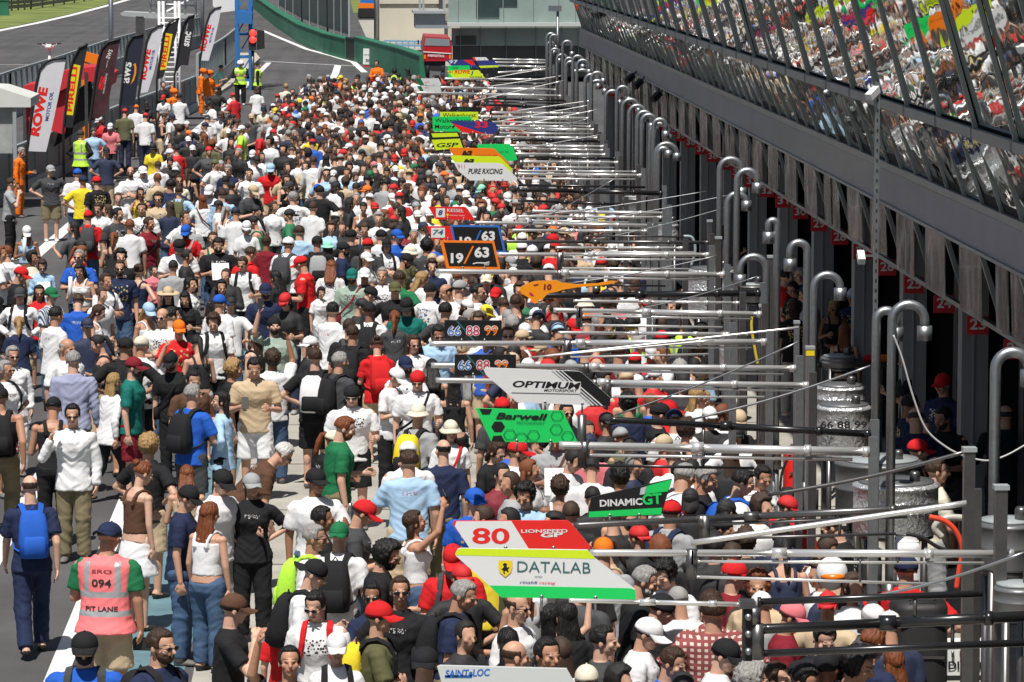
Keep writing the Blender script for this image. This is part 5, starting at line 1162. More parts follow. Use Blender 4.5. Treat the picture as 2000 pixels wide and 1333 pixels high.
board('B', [(1085, 728), (1112, 695), (1300, 699), (1306, 712), (1286, 746)], 'black', 'black board with green number 111', (), [('#111', (1152, 722), (1215, 722), 22, 'dkgreen', .02)])
board('B', [(870, 512), (1022, 512), (1042, 552), (1030, 562), (900, 556)], 'pale', 'upper pale grey board with green left end', [('green_end', 'dkgreen', [(870, 512), (905, 512), (930, 556), (896, 556)])], [('AMG', (930, 542), (960, 542), 9, 'red', 0)])
board('B', [(880, 562), (1032, 563), (1042, 606), (912, 604)], 'pale', 'lower pale grey board with green left end', [('green_end', 'dkgreen', [(880, 562), (908, 562), (930, 604), (912, 604)])], [('AMG', (930, 578), (960, 578), 9, 'red', 0)])
board('B', [(1083, 430), (1222, 428), (1232, 470), (1200, 512), (1086, 508)], 'green', 'green board half hidden behind the yellow ROWE board', (), [('IMSP', (1112, 450), (1150, 450), 12, 'dkgreen', .01)])
board('B', [(1077, 462), (1284, 458), (1332, 522), (1126, 522)], 'lime', 'yellow board with red ROWE name and 98/998', (), [('#1', (1088, 478), (1114, 478), 18, 'crimson', .01), ('ROWE', (1126, 482), (1228, 482), 28, 'red', .04, .15), ('98/998', (1224, 519), (1306, 518), 20, 'black', .01), ('/', (1232, 490), (1250, 490), 26, 'navy', .08)])
board('B', [(1068, 392), (1240, 389), (1268, 428), (1290, 446), (1110, 434)], 'navy', 'navy board with number 97 and red end', [('red_field', 'red', [(1180, 392), (1240, 391), (1262, 424), (1235, 424)])], [('97', (1090, 416), (1146, 416), 24, 'white', .02)])
board('B', [(1240, 375), (1330, 374), (1350, 394), (1255, 396)], 'white', 'small white and red board at the far end of the booms', [('red_field', 'red', [(1240, 375), (1258, 375), (1268, 396), (1256, 396)])])
board('B', [(1268, 400), (1385, 396), (1418, 440), (1300, 446)], 'navy', 'navy board with lime stripe at the far end of the booms', [('lime_stripe', 'lime', [(1282, 430), (1404, 426), (1414, 439), (1296, 444)])])

# ---- booms: a main tube out over the pit box, a thinner one slung under it, an upright and stays
BRD = mat('boom_black_tube', (.014, .014, .015), rough=.25, spec=.7)
BOOMS = [  # x0, y0, x1, y1, thickness px, colour, list of thinner tubes (x0, y0, x1, y1, t)
 (1111, 1173, 1452, 1181, 8, 'a', ()), (1490, 1229, 2030, 1203, 19, 'b', ((1480, 1176, 1919, 1160, 14), (1486, 1277, 2020, 1255, 15))),
 (1152, 1080, 1971, 1082, 13, 'a', ((1358, 1097, 1922, 1100, 6), (1356, 1127, 1818, 1141, 6))), (1120, 1027, 1890, 988, 12, 'd', ((1376, 1025, 1772, 1010, 6), (1382, 1053, 1750, 1043, 6))),
 (1092, 870, 1691, 883, 15, 'a', ((1147, 889, 1665, 898, 7),)), (1191, 820, 1694, 848, 12, 'b', ((1141, 909, 1473, 915, 6),)), (851, 743, 1574, 753, 10, 'a', ((1166, 754, 1558, 764, 5), (1191, 775, 1493, 776, 5))),
 (842, 714, 1549, 720, 10, 'a', ((1150, 724, 1531, 731, 5),)), (839, 672, 1492, 668, 10, 'a', ((1114, 679, 1468, 679, 4), (1111, 698, 1384, 692, 4))), (1081, 606, 1483, 614, 9, 'a', ((1135, 617, 1468, 623, 5), (1135, 635, 1411, 640, 5))),
 (1060, 578, 1480, 573, 11, 'b', ((1168, 557, 1300, 559, 4),)), (852, 530, 1411, 537, 9, 'a', ((1096, 542, 1387, 546, 5),)), (1085, 484, 1330, 485, 4, 'a', ()), (1000, 450, 1260, 452, 4, 'a', ()), (1010, 423, 1290, 425, 3.5, 'a', ()), (1120, 588, 1440, 592, 5, 'a', ()), (1090, 650, 1420, 653, 6, 'a', ()), (970, 497, 1381, 498, 7, 'a', ((1099, 507, 1372, 507, 4), (1096, 524, 1345, 526, 4), (1156, 492, 1357, 493, 3))),
 (985, 472, 1381, 474, 6, 'd', ((1150, 461, 1336, 463, 4),)), (927, 435, 1272, 441, 6, 'a', ((1039, 431, 1228, 435, 4),)), (1039, 413, 1300, 417, 6, 'a', ()), (1012, 392, 1215, 400, 4, 'b', ()), (1012, 371, 1290, 378, 8, 'b', ((1012, 362, 1260, 366, 5),)),
 (1010, 340, 1250, 343, 4, 'a', ((1010, 349, 1240, 351, 4),)), (1022, 316, 1205, 318, 4, 'a', ((1020, 326, 1200, 328, 3),)), (1006, 301, 1180, 303, 4, 'a', ()), (840, 303, 890, 304, 4, 'a', ()), (995, 285, 1178, 287, 4, 'a', ()), (1000, 274, 1170, 276, 5, 'b', ()),
 (830, 291, 880, 291, 3, 'a', ()), (970, 251, 1158, 254, 3.5, 'a', ((975, 260, 1155, 262, 3),)), (937, 228, 1150, 232, 4, 'a', ((960, 238, 1150, 242, 3),)), (947, 205, 1118, 212, 4, 'b', ((950, 199, 1110, 203, 3),)), (811, 181, 1096, 188, 3.5, 'a', ()), (859, 171, 1087, 176, 3.5, 'a', ()),
 (948, 193, 1105, 197, 3, 'b', ()), (868, 154, 1075, 156, 3, 'a', ()), (962, 116, 1070, 118, 2.5, 'a', ()), (962, 122, 1070, 123, 2.5, 'a', ()), (950, 128, 1068, 131, 2.5, 'a', ()), (972, 142, 1075, 135, 2.5, 'a', ()), (955, 163, 1085, 166, 2.5, 'b', ()),
 (965, 268, 1165, 270, 3, 'a', ()), (1008, 291, 1176, 294, 3, 'a', ()), (1010, 308, 1200, 310, 3, 'b', ()), (1012, 334, 1240, 336, 3, 'a', ()), (960, 220, 1130, 222, 3, 'a', ()), (955, 246, 1152, 248, 3, 'a', ())]
BM = {'a': ALU, 'b': BRD, 'd': DSTEEL}; BT = {'a': 'polished', 'b': 'black', 'd': 'dark steel'}
for i, (x0, y0, x1, y1, t, c, subs) in enumerate(BOOMS):
    d = at_z((x0 + x1) / 2, (y0 + y1) / 2, 2.88).y; k = F / d
    a = at_d(x0, y0, d); b = at_d(x1, y1, d); rr = t * (1.12 if t > 4.5 else 1.4) / 2 / k
    if x1 < 900:
        lab = 'short %s boom end left of the team boards at row %d' % (BT[c], i)
    r = empty('pit_boom', (b.x, d, 0), None, 'boom', 'overhead booms across the pit boxes')
    r['bx'] = i
    # two tubes sleeved into one another, collars, end cap
    mid = a.lerp(b, .45); mb = MB().tube([a, a.lerp(b, .02), mid], [rr * .96] * 3, 14).tube([mid, b], rr * 1.06, 14)
    mb.tube([mid - Vector((.05, 0, 0)), mid + Vector((.05, 0, 0))], rr * 1.5, 14); mb.tube([a.lerp(b, .8), a.lerp(b, .8) + Vector((.05, 0, 0))], rr * 1.4, 14); mb.tube([b - Vector((.03, 0, 0)), b + Vector((.03, 0, 0))], rr * 1.3, 14)
    mb.build('main_tube', BM[c], r)
    for (u0, v0, u1, v1, tt) in subs:
        mb = MB()
        p = at_d(u0, v0, d); q = at_d(u1, v1, d); r2 = tt / 2 / k
        MB().tube([p, q], r2, 10).tube([p, p + Vector((.02, 0, 0))], r2 * 1.4, 10).build('lower_tube', BM[c], r)
        mb.tube([Vector((p.x - .02, d, p.z - r2 * 1.5)), Vector((p.x - .02, d, a.lerp(b, (u0 - x0) / (x1 - x0)).z + rr)) if True else p], max(rr, .03) * 1.25, 12)
        mb.build('knuckle', DSTEEL, r); mb = MB()
        if u1 - u0 > 200:
            q2 = p.lerp(q, .7); mb.tube([q2, Vector((q2.x, d, a.lerp(b, min(1, ((u0 + (u1 - u0) * .7) - x0) / (x1 - x0))).z))], .012, 6); mb.build('hanger', DSTEEL, r)
    # upright post carrying the boom
    if x1 < 1960 and x1 > 1000 and i:
        pt = MB(); px_ = b.x + .06; s_ = max(.07, 15 / k * .55)
        pt.box((px_, d, (b.z + .12) / 2), (s_, s_, b.z + .12)); pt.box((px_, d, .03), (.5, .5, .06)); pt.build('upright', GALV if i % 3 else DSTEEL, r)
names = ['nearest the bottom edge', 'lowest black', 'long bright', 'dark']
for i, r in enumerate([o for o in bpy.data.objects if 'bx' in o.keys()]):
    x0, y0, x1, y1, t, c, subs = BOOMS[r['bx']]; del r['bx']
    nb = min(((abs((y0 + y1) / 2 - b_[1]) + abs(x0 - b_[0]) * .3, b_[2]) for b_ in [(proj(o.location)[0], proj(o.location)[1], o['label']) for o in bpy.data.objects if o.name.startswith('team_board')]), key=lambda q: q[0])
    r['label'] = '%s boom %s, no. %d counted up from the bottom' % (BT[c], 'with %s thinner tube%s below' % (cardinal(len(subs)), 's' if len(subs) > 1 else '') if subs else 'without lower tubes', i + 1)
# relabel by rank in the picture
bo = sorted([o for o in bpy.data.objects if o.name.startswith('pit_boom')], key=lambda o: -BOOMS[int(o['label'].split('no. ')[1].split()[0]) - 1][1])
ordw = ['first', 'second', 'third', 'fourth', 'fifth', 'sixth', 'seventh', 'eighth', 'ninth', 'tenth', '11th', '12th', '13th', '14th', '15th', '16th', '17th', '18th', '19th', '20th', '21st', '22nd', '23rd', '24th', '25th', '26th', '27th', '28th', '29th', '30th']
cc = {}
for o in bo:
    p_ = o['label'].split(', no.')[0]; q = cc.get(p_, 0); cc[p_] = q + 1; o['label'] = p_ + ', %s such from the bottom' % ordinal(q + 1)
d = at_z(1470, 1240, 2.88).y; r = empty('boom_head', at_d(1462, 1240, d), 'black bracket head joining the two nearest black booms', 'bracket'); k = MB(); dbox(1452, 1470, 1190, 1292, d - .03, .1, k); k.build('plate', BLKM, r); k = MB(); dbox(1446, 1476, 1176, 1190, d - .05, .12, k); k.build('clamp', DSTEEL, r)
for y in (1205, 1238, 1272): p = at_d(1461, y, d - .03); MB().tube([p, p - Vector((0, .03, 0))], .02, 10).build('bolt', GALV, r)
# ---- stay wires and cables
WIRES = [(1350, 1061, 1888, 983, .020, 'a'), (1670, 1172, 2000, 1080, .010, 's'), (1500, 967, 1895, 880, .014, 'd'), (1040, 698, 1395, 665, .008, 'a'), (1070, 695, 1560, 640, .012, 'a'), (1350, 820, 1700, 715, .010, 's'), (1200, 812, 1560, 668, .008, 's'), (1100, 555, 1400, 500, .007, 's'),
         (1000, 455, 1200, 350, .007, 's'), (1000, 425, 1380, 374, .006, 's'), (1090, 440, 1430, 380, .006, 's'), (1150, 470, 1420, 405, .006, 's'), (1240, 605, 1480, 540, .006, 's'), (1000, 218, 1160, 196, .010, 'a'), (960, 240, 1150, 206, .010, 'a'), (960, 255, 1165, 215, .010, 'a'), (915, 200, 1100, 158, .010, 'a'),
         (930, 158, 1080, 132, .010, 'a'), (950, 170, 1100, 148, .010, 'a'), (900, 305, 1180, 262, .007, 's'), (1000, 262, 1150, 232, .008, 's'), (980, 150, 1072, 128, .010, 'a')]
for i, (x0, y0, x1, y1, rr, c) in enumerate(WIRES):
    d = at_z((x0 + x1) / 2, (y0 + y1) / 2, 3.0).y; a = at_d(x0, y0, d); b = at_d(x1, y1, d - .4); pts = [a.lerp(b, q / 12) - Vector((0, 0, (0 if c == 'a' else .03) * math.sin(math.pi * q / 12))) for q in range(13)]
    o = MB().tube(pts, rr, 8).build('stay_wire', {'a': ALU, 's': GALV, 'd': DSTEEL}[c])
    tag(o, '%s %s stay wire rising to the right, %s from the bottom' % ('thick' if rr > .012 else 'thin', {'a': 'bright', 's': 'grey', 'd': 'dark'}[c], ordinal(1 + sorted(range(len(WIRES)), key=lambda q: -WIRES[q][1]).index(i))), 'wire', 'stay wires of the booms')

# ---- gooseneck vent pipes
GN = [(1945, 688, 2010, 735, 1), (1743, 595, 1806, 648, 1), (1712, 607, 1750, 650, 1), (1590, 537, 1641, 572, 1), (1577, 474, 1543, 515, -1), (1518, 431, 1501, 462, -1), (1497, 501, 1446, 545, -1), (1421, 379, 1458, 400, 1), (1440, 333, 1479, 365, 1), (1406, 311, 1448, 374, 1),
      (1281, 281, 1322, 305, 1), (1286, 290, 1305, 300, 1), (1270, 242, 1305, 268, 1), (1277, 234, 1300, 262, 1), (1254, 225, 1280, 250, 1), (1245, 219, 1272, 246, 1), (1229, 207, 1260, 230, 1), (1216, 195, 1247, 215, 1), (1183, 178, 1210, 200, 1), (1205, 170, 1228, 195, 1), (1153, 158, 1181, 178, 1), (1143, 146, 1168, 168, 1),
      (1155, 142, 1178, 158, 1), (1126, 137, 1150, 155, 1), (1106, 121, 1124, 140, 1), (1104, 114, 1120, 132, 1), (1088, 107, 1108, 125, 1), (1099, 81, 1117, 105, 1), (1076, 96, 1092, 118, 1), (1068, 66, 1085, 92, 1), (1075, 69, 1090, 100, 1), (1069, 83, 1082, 102, 1), (1119, 110, 1138, 130, 1), (1127, 118, 1150, 140, 1)]
for i, (x0, yt, x1, yh, sg) in enumerate(GN):
    X = 4.75 if x0 > 1300 else 4.9 + max(0, (1300 - x0)) * .0013; d = F * X / (x0 - 692); k = F / d; pt = at_d(x0, yt, d); ph = at_d(x1, yh, d); rad = (ph.x - pt.x) / 2
    rr = .042 if d < 70 else .04; zc = pt.z - abs(rad); z0 = max(.9, zc - 3.2) if d < 60 else 1.0
    pts = [Vector((pt.x, d, z0)), Vector((pt.x, d, zc))] + [Vector((pt.x + rad - rad * math.cos(a_), d, zc + abs(rad) * math.sin(a_))) for a_ in [math.pi * q / 12 for q in range(1, 13)]] + [Vector((ph.x, d, ph.z + .03))]
    r = empty('vent_pipe', (pt.x, d, z0), None, 'pipe', 'gooseneck vent pipes of the refuelling rigs'); MB().tube(pts, rr, 12).build('pipe', GALV, r)
    MB().tube([(ph.x, d, ph.z + .05), (ph.x, d, ph.z - .08)], rr * 1.6, 12).build('outlet', GALV, r); MB().tube([(pt.x, d, z0 - .02), (pt.x, d, z0 + .25)], rr * 1.6, 12).build('collar', DSTEEL, r)
    MB().tube([(pt.x, d, 0), (pt.x, d, z0)], rr * 1.02, 10).build('riser', GALV, r)
    r['label'] = 'gooseneck vent pipe curving to the %s, %s from the right in its row' % ('right' if sg > 0 else 'left', ordinal(i + 1))
# ---- mast with cameras
d = 38.0; a = at_d(1714, 160, d); ms = empty('camera_mast', (a.x, d, 0), 'slim perforated steel mast with two white cameras before the glass front', 'mast'); k = MB().box((a.x, d, a.z / 2), (.045, .045, a.z)); k.build('pole', GALV, ms)
h_ = MB()
for q in range(50): h_.box((a.x, d - .024, .6 + q * .1), (.016, .004, .035))
h_.build('slots', BLKM, ms)
for (x, y, sx) in ((1703, 180, 1), (1690, 500, -1)):
    c_ = at_d(x, y, d); MB().bar(c_ + Vector((.05 * sx, 0, .03)), c_ + Vector((-.05, -.12, -.05)), .07, .07).build('camera', SGW, ms); MB().bar(c_, Vector((a.x, d, c_.z)), .02, .02).build('bracket', GALV, ms)
for (x, y) in ((1237, 147), (1253, 158), (1289, 182)):
    d2 = F * 6.2 / (x - 692); c_ = at_d(x, y, d2); tag(MB().bar(c_, c_ + Vector((-.16, -.12, -.14)), .11, .11).bar(c_, c_ + Vector((.1, 0, .12)), .03, .03).build('fascia_camera', BLKM), 'black camera under the fascia, %s along the far stretch' % {1237: 'first', 1253: 'second', 1289: 'third'}[x], 'camera', 'cameras under the fascia')

# ---- refuelling rigs: foil wrapped tanks on stands
TG = mat('tank_grey', (.17, .175, .18), rough=.4, metal=.4, nscale=3, namt=.1)
def drum(cx, yt, yb, w_, X, label, foil=True, marks=None, lid=True):
    d = F * X / (cx - 692); k = F / d; rr = w_ / 2 / k; zt = at_d(cx, yt, d).z; zb = at_d(cx, yb, d).z; r = empty('fuel_tank', (at_d(cx, yt, d).x, d, 0), label, 'fuel tank', 'fuel tanks of the refuelling rigs'); c = Vector((r.location.x, d, 0)); h_ = zt - zb
    prof = [(rr * .98, zb), (rr, zb + h_ * .05), (rr, zb + h_ * .48), (rr * 1.02, zb + h_ * .5), (rr, zb + h_ * .52), (rr, zt - h_ * .06), (rr * 1.03, zt - h_ * .04), (rr * 1.03, zt), (rr * .92, zt + .02)]
    MB().lathe(c, prof, 36).build('body', FOIL if foil else TG, r); MB().lathe(c, [(rr * .9, zt + .021), (rr * .9, zt + .04), (rr * .3, zt + .05)], 30).build('lid', TG if foil else FRAME, r); lid_ = [o for o in r.children if o.name.startswith('lid')][-1]
    MB().lathe(c + Vector((rr * .4, -rr * .3, 0)), [(.05, zt + .03), (.05, zt + .12), (.035, zt + .14)], 14).build('filler_cap', DSTEEL).parent = lid_
    leg = MB()
    for q in range(4): an = math.pi / 4 + q * math.pi / 2; e_ = c + Vector((math.cos(an) * rr * .85, math.sin(an) * rr * .85, 0)); leg.tube([e_, e_ + Vector((0, 0, zb + .02))], .03, 8)
    leg.build('stand', DSTEEL, r); MB().lathe(c, [(rr * .9, zb - .04), (rr * .9, zb - .002)], 24).build('tray', DSTEEL, r)
    if marks: put_text(r, marks[0], marks[1], marks[2], marks[3], d - rr - .03, BLKM, .03)
    return r
drum(1642, 757, 800, 96, 5.5, 'small foil tank lid on top of the tall wrapped tank'); drum(1648, 795, 890, 108, 5.35, 'large foil tank marked 66 88 behind the black boom', marks=('66 88 99', (1602, 836), (1694, 836), 13))
drum(1717, 902, 1000, 172, 5.3, 'wide plain grey tank behind the big crinkled foil tank', foil=False); drum(1750, 946, 1040, 168, 5.05, 'big crinkled foil tank with yellow hose beside the pipes')
drum(1968, 1024, 1110, 120, 4.75, 'pale grey tank at the right edge behind the last upright', foil=False); drum(1990, 1150, 1195, 100, 4.3, 'low grey tank at the right edge under the pale one', foil=False)
drum(1392, 528, 612, 98, 5.0, 'foil tank standing at the end of the thick bright boom'); drum(1395, 576, 625, 86, 5.1, 'foil tank half behind the long black boom'); drum(1242, 388, 437, 52, 4.9, 'small grey tank under the tangled hoses', foil=False)
drum(1433, 654, 712, 56, 4.75, 'clear plastic wrapped tank left of the square posts'); drum(1305, 440, 478, 40, 5.0, 'small foil tank behind the thin steel tubes'); drum(1640, 700, 716, 70, 5.9, 'flat grey tank top before the braided hair person', foil=False); drum(1470, 560, 590, 50, 5.3, 'low grey tank between the gooseneck pipes', foil=False)
def hose(pts, X, r_, col, label, rough=.4):
    P = []
    for x, y in pts: d = F * X / (x - 692); P.append((x, y))
    d = F * X / (sum(p[0] for p in pts) / len(pts) - 692); W = [at_d(x, y, d) for x, y in pts]; Q = []
    for i in range(len(W) - 1):
        a = W[max(i - 1, 0)]; b = W[i]; c = W[i + 1]; e = W[min(i + 2, len(W) - 1)]
        for q in range(6): t = q / 6; Q.append(.5 * ((2 * b) + (c - a) * t + (2 * a - 5 * b + 4 * c - e) * t * t + (3 * b - a - 3 * c + e) * t ** 3))
    Q.append(W[-1]); return tag(MB().tube(Q, r_, 10).build('hose', mat('hose_' + label.split()[0], col, rough=rough)), label, 'hose')
hose([(1815, 1010), (1845, 1018), (1868, 1040), (1880, 1075), (1874, 1110), (1868, 1150)], 4.6, .022, (.75, .07, .03), 'orange hose curving down beside the nearest uprights')
hose([(1708, 932), (1690, 945), (1682, 975), (1676, 1030), (1680, 1085)], 4.75, .022, (.50, .42, .27), 'beige hose running down the big foil tank')
hose([(1745, 655), (1762, 700), (1785, 780), (1810, 840), (1850, 875), (1885, 892)], 5.0, .009, (.5, .5, .5), 'grey thin cable hanging from the gooseneck pipe to the post')
hose([(1895, 895), (1930, 900), (1965, 890), (2005, 868)], 4.9, .007, (.45, .45, .45), 'grey thin cable sagging off the right edge')
hose([(1840, 1050), (1825, 1030), (1848, 1012), (1885, 1012)], 4.85, .028, (.45, .43, .38), 'cream hose looping over the pale grey tank')
hose([(1558, 820), (1562, 850), (1548, 880), (1530, 915), (1524, 950), (1526, 985)], 4.5, .014, (.02, .02, .02), 'black hose hanging below the polished boom')
hose([(1470, 610), (1468, 640), (1474, 680), (1480, 712)], 4.7, .018, (.65, .5, .05), 'yellow hose beside the square steel post')
hose([(1208, 377), (1215, 393), (1206, 403), (1225, 385), (1245, 388)], 4.8, .016, (.02, .02, .02), 'black looped hose above the small grey tank')
hose([(1770, 1043), (1800, 1050), (1830, 1068), (1850, 1075)], 4.6, .016, (.02, .02, .02), 'black hose dropping behind the long bright boom')
hose([(1335, 462), (1352, 465), (1358, 490), (1350, 520)], 4.6, .02, (.3, .38, .4), 'blue-grey hose by the dark steel boom')
# thick galvanised pipe post with yellow band, plus the free standing uprights
for (x, yt, yb, w_, X, lab, mm) in ((1582, 682, 965, 15, 4.55, 'square galvanised post with yellow band', GALV), (1488, 600, 900, 10, 4.5, 'square steel post left of a gooseneck pipe', DSTEEL), (1893, 882, 1400, 22, 4.2, 'tall square post by the orange hose', DSTEEL), (1955, 956, 1420, 24, 4.2, 'nearest tall galvanised post', DSTEEL),
                                 (1403, 467, 720, 11, 4.7, 'dark square post behind the hat-high booms', DSTEEL), (1386, 434, 560, 9, 4.75, 'upper dark post between two steel booms', DSTEEL), (1505, 504, 720, 11, 4.9, 'round brown-grey post beside the left-curving pipe', DSTEEL), (1556, 632, 800, 10, 4.75, 'square post at the end of the grey stay wire', GALV)):
    d = F * X / (x - 692); k = F / d; t_ = at_d(x, yt, d); s_ = w_ / k
    r = empty('steel_post', (t_.x, d, 0), lab, 'post', 'upright posts of the refuelling rigs'); MB().box((t_.x, d, t_.z / 2), (s_, s_, t_.z)).build('post', mm, r); MB().box((t_.x, d, t_.z + .015), (s_ * 1.25, s_ * 1.25, .03)).build('cap', FRAME, r); MB().box((t_.x, d, .02), (s_ * 3, s_ * 3, .04)).build('base_plate', DSTEEL, r)
    if 'yellow' in lab: MB().box((t_.x, d, t_.z - .02), (s_ * 1.1, s_ * 1.1, .09)).build('yellow_band', paint('yellow'), r)

# ---- workbench, white cart and trolley under the nearest booms
d = at_z(1900, 1340, .4).y; d = 30.5; c = at_d(1895, 1300, d); r = empty('equipment_cart', (c.x, d, 0), 'white equipment cart with black DINAMIC lettering at the bottom right', 'cart')
dbox(1836, 1958, 1268, 1320, d, .5, MB()).build('body', SGW, r); put_text(r, 'DINAMIC', (1852, 1308), (1950, 1308), 16, d - .012, BLKM, .03)
k = MB(); dbox(1834, 1960, 1320, 1330, d - .01, .52, k); k.build('base', BLKM, r)
k = MB(); [k.tube([at_d(1845 + q * 16, 1284, d - .02), at_d(1845 + q * 16, 1272, d - .02)], .012, 8) for q in range(3)]; k.build('connectors', DSTEEL, r)
def table(x0, x1, y, d, label, topm, depth=.9):
    a = at_d(x0, y, d); b = at_d(x1, y, d); r = empty('table', ((a.x + b.x) / 2, d, 0), label, 'table'); MB().box(((a.x + b.x) / 2, d + depth / 2, a.z - .02), (b.x - a.x, depth, .04)).build('tabletop', topm, r)
    for sx in (a.x + .06, b.x - .06):
        for yy in (d + .06, d + depth - .06): MB().box((sx, yy, (a.z - .04) / 2), (.04, .04, a.z - .04)).build('leg', DSTEEL, r)
    return r, a, b
r, a, b = table(1545, 1690, 1262, 31.5, 'autograph table spread with shirts under the black booms', BLKM, 1.2)
rn = random.Random(4)
for q in range(9):
    x_ = a.x + .1 + (b.x - a.x - .2) * rn.random(); y_ = 31.6 + rn.random(); cl = rn.choice(['w', 'w', 'r', 'p', 'c', 's']); mb = MB(); s1, s2 = rn.uniform(.14, .24), rn.uniform(.1, .18)
    mb.loft([ringp(Vector((x_, y_, a.z + z_)), Vector((s1 * g_, 0, 0)), Vector((0, s2 * g_, 0)), 14, 3) for z_, g_ in ((.001, 1), (.02, .96), (.035, .6))])
    tag(mb.build('folded_shirt', fabric(cl)), '%s folded shirt, %s from the left on the autograph table' % (CW[cl][0], ordinal(q + 1)), 'shirt', 'folded shirts on the table')
r, a, b = table(1600, 1745, 712, 50.0, 'black workbench with tools before the garage opening', BLKM, .8)
for q, (x, cl) in enumerate(((1615, 'w'), (1650, 'd'), (1700, 'r'), (1725, 'o'))):
    p = at_d(x, 711, 50.3); tag(MB().loft([ringp(Vector((p.x, 50.3, a.z + z_)), Vector((s_, 0, 0)), Vector((0, s_ * .6, 0)), 12, 3) for z_, s_ in ((.001, .10), (.07, .09), (.09, .04))]).build('tool_pouch', fabric(cl)), '%s tool pouch lying on the black workbench' % CW[cl][0], 'pouch', 'pouches on the workbench')
# helmets and gear on a stand under the bright booms
for (x, y, lab) in ((1625, 1120, 'white racing helmet with orange visor band on the gear stand'),):
    d = 31.0; p = at_d(x, y, d); r = empty('racing_helmet', p, lab, 'helmet'); MB().ell(p, (.13, .16, .14), n=24).build('shell', SGW, r); MB().ell(p + Vector((0, -.06, -.01)), (.11, .12, .05), n=20).build('visor', paint('orange'), r)
for i, (x, y0_, y1_, w_, X, lab) in enumerate(((1500, 950, 1010, 30, 4.9, 'dark tool trolley behind the red shirted helper'), (1560, 960, 1040, 60, 5.2, 'black wheel rack between the tanks'), (1640, 1050, 1150, 60, 4.9, 'white control unit below the big foil tank'), (1770, 1060, 1110, 60, 4.9, 'white curved engine cover by the orange hose'), (1700, 1090, 1230, 50, 4.8, 'dark generator behind the bright booms'), (1800, 1180, 1290, 110, 4.5, 'black machinery frame below the uprights'), (1560, 880, 930, 50, 5.2, 'red fabric covered rig part behind the post'), (1420, 720, 790, 60, 4.8, 'dark steel equipment crate under the booms'))):
    d = F * X / (x - 692); a = at_d(x - w_ / 2, y1_, d); b = at_d(x + w_ / 2, y0_, d); mm = SGW if 'white' in lab else (paint('red') if 'red fabric' in lab else BLKM); r = empty('equipment_case', ((a.x + b.x) / 2, d, 0), lab, 'equipment')
    cx_, cz_ = (a.x + b.x) / 2, (b.z) / 2; MB().loft([ringp(Vector((cx_, d + .2, z_)), Vector(((b.x - a.x) / 2 * g_, 0, 0)), Vector((0, .25 * g_, 0)), 16, 6) for z_, g_ in ((.12, .96), (.16, 1), (b.z - .05, 1), (b.z, .93))]).build('case', mm, r)
    k = MB(); [k.box((cx_, d - .056, .3 + q * .28), ((b.x - a.x) * .8, .01, .02)) for q in range(max(1, int(b.z / .3)))]; k.build('drawer_gaps', DSTEEL, r)
    for sx in (-1, 1): MB().tube([(cx_ + sx * (b.x - a.x) * .35, d + .1, .06), (cx_ + sx * (b.x - a.x) * .35 + .03, d + .1, .06)], .06, 14).build('wheel', BLKM, r)
    MB().tube([(cx_ - .1, d - .02, b.z + .03), (cx_ - .1, d - .02, b.z + .07), (cx_ + .1, d - .02, b.z + .07), (cx_ + .1, d - .02, b.z + .03)], .01, 8).build('handle', DSTEEL, r)

# ============================================================ left side: feather flags, tents, tower, marshals' gear
def feather(poly, base, label, pole_px, layers=(), texts=(), d=None, edge=BLKM):
    x0, y0 = pole_px[0]; r = empty('feather_flag', at_d(x0, y0, d), label, 'flag', 'feather flags behind the pit wall')
    n = len(poly); MB().prism([at_d(x, y, d) for x, y in poly], (0, .012, 0)).build('sail', base, r)
    pp = [at_d(x, y, d - .01) for x, y in pole_px]; MB().tube([Vector((pp[0].x, pp[0].y, .1))] + pp, .035, 8).build('pole', edge, r)
    k = MB(); k.box((pp[0].x, d, .05), (.5, .5, .1)); k.build('foot', DSTEEL, r)
    for i, (col, pts) in enumerate(layers): MB().poly([at_d(x, y, d - .002 - i * .002) for x, y in pts]).build('printed_field', col, r, recalc=False)
    for (s, a, b, h, m_, *o) in texts: put_text(r, s, a, b, h, d - .005, m_, o[0] if o else .03, 0)
FL = lambda pts: [(x / 3.3333, y / 3.3333) for x, y in pts]
FW_ = mat('flag_white', (.62, .62, .66), rough=.6, nscale=4, namt=.06); FB_ = mat('flag_black', (.02, .019, .022), rough=.5, nscale=3, namt=.2); FN_ = mat('flag_navy', (.016, .022, .04), rough=.5, nscale=3, namt=.1); FR_ = mat('flag_dark_red', (.055, .018, .022), rough=.5, nscale=2.5, namt=.5)
T = lambda s, a, b, h, c, *o: (s, tuple(q / 3.3333 for q in a), tuple(q / 3.3333 for q in b), h / 3.3333, c, *o)
RD, BL, YE = paint('red'), mat('flag_blue_print', (.06, .08, .30), rough=.5), paint('yellow')
def rowe(poly, polepx, label, d, tx): feather(FL(poly), FW_, label, FL(polepx), texts=[T('ROWE', tx[0], tx[1], tx[2], RD, .05), T('MOTOR OIL', tx[3], tx[4], tx[5], BL, .02)], d=d)
rowe([(172, 985), (185, 900), (232, 600), (262, 460), (300, 412), (350, 390), (430, 384), (425, 410), (395, 560), (345, 800), (300, 990)], [(172, 1000), (205, 760), (235, 560), (258, 455), (300, 405), (350, 384), (432, 380)], 'large white ROWE MOTOR OIL feather flag nearest the white tent', 101, ((255, 890), (315, 575), 62, (315, 790), (350, 600), 24))
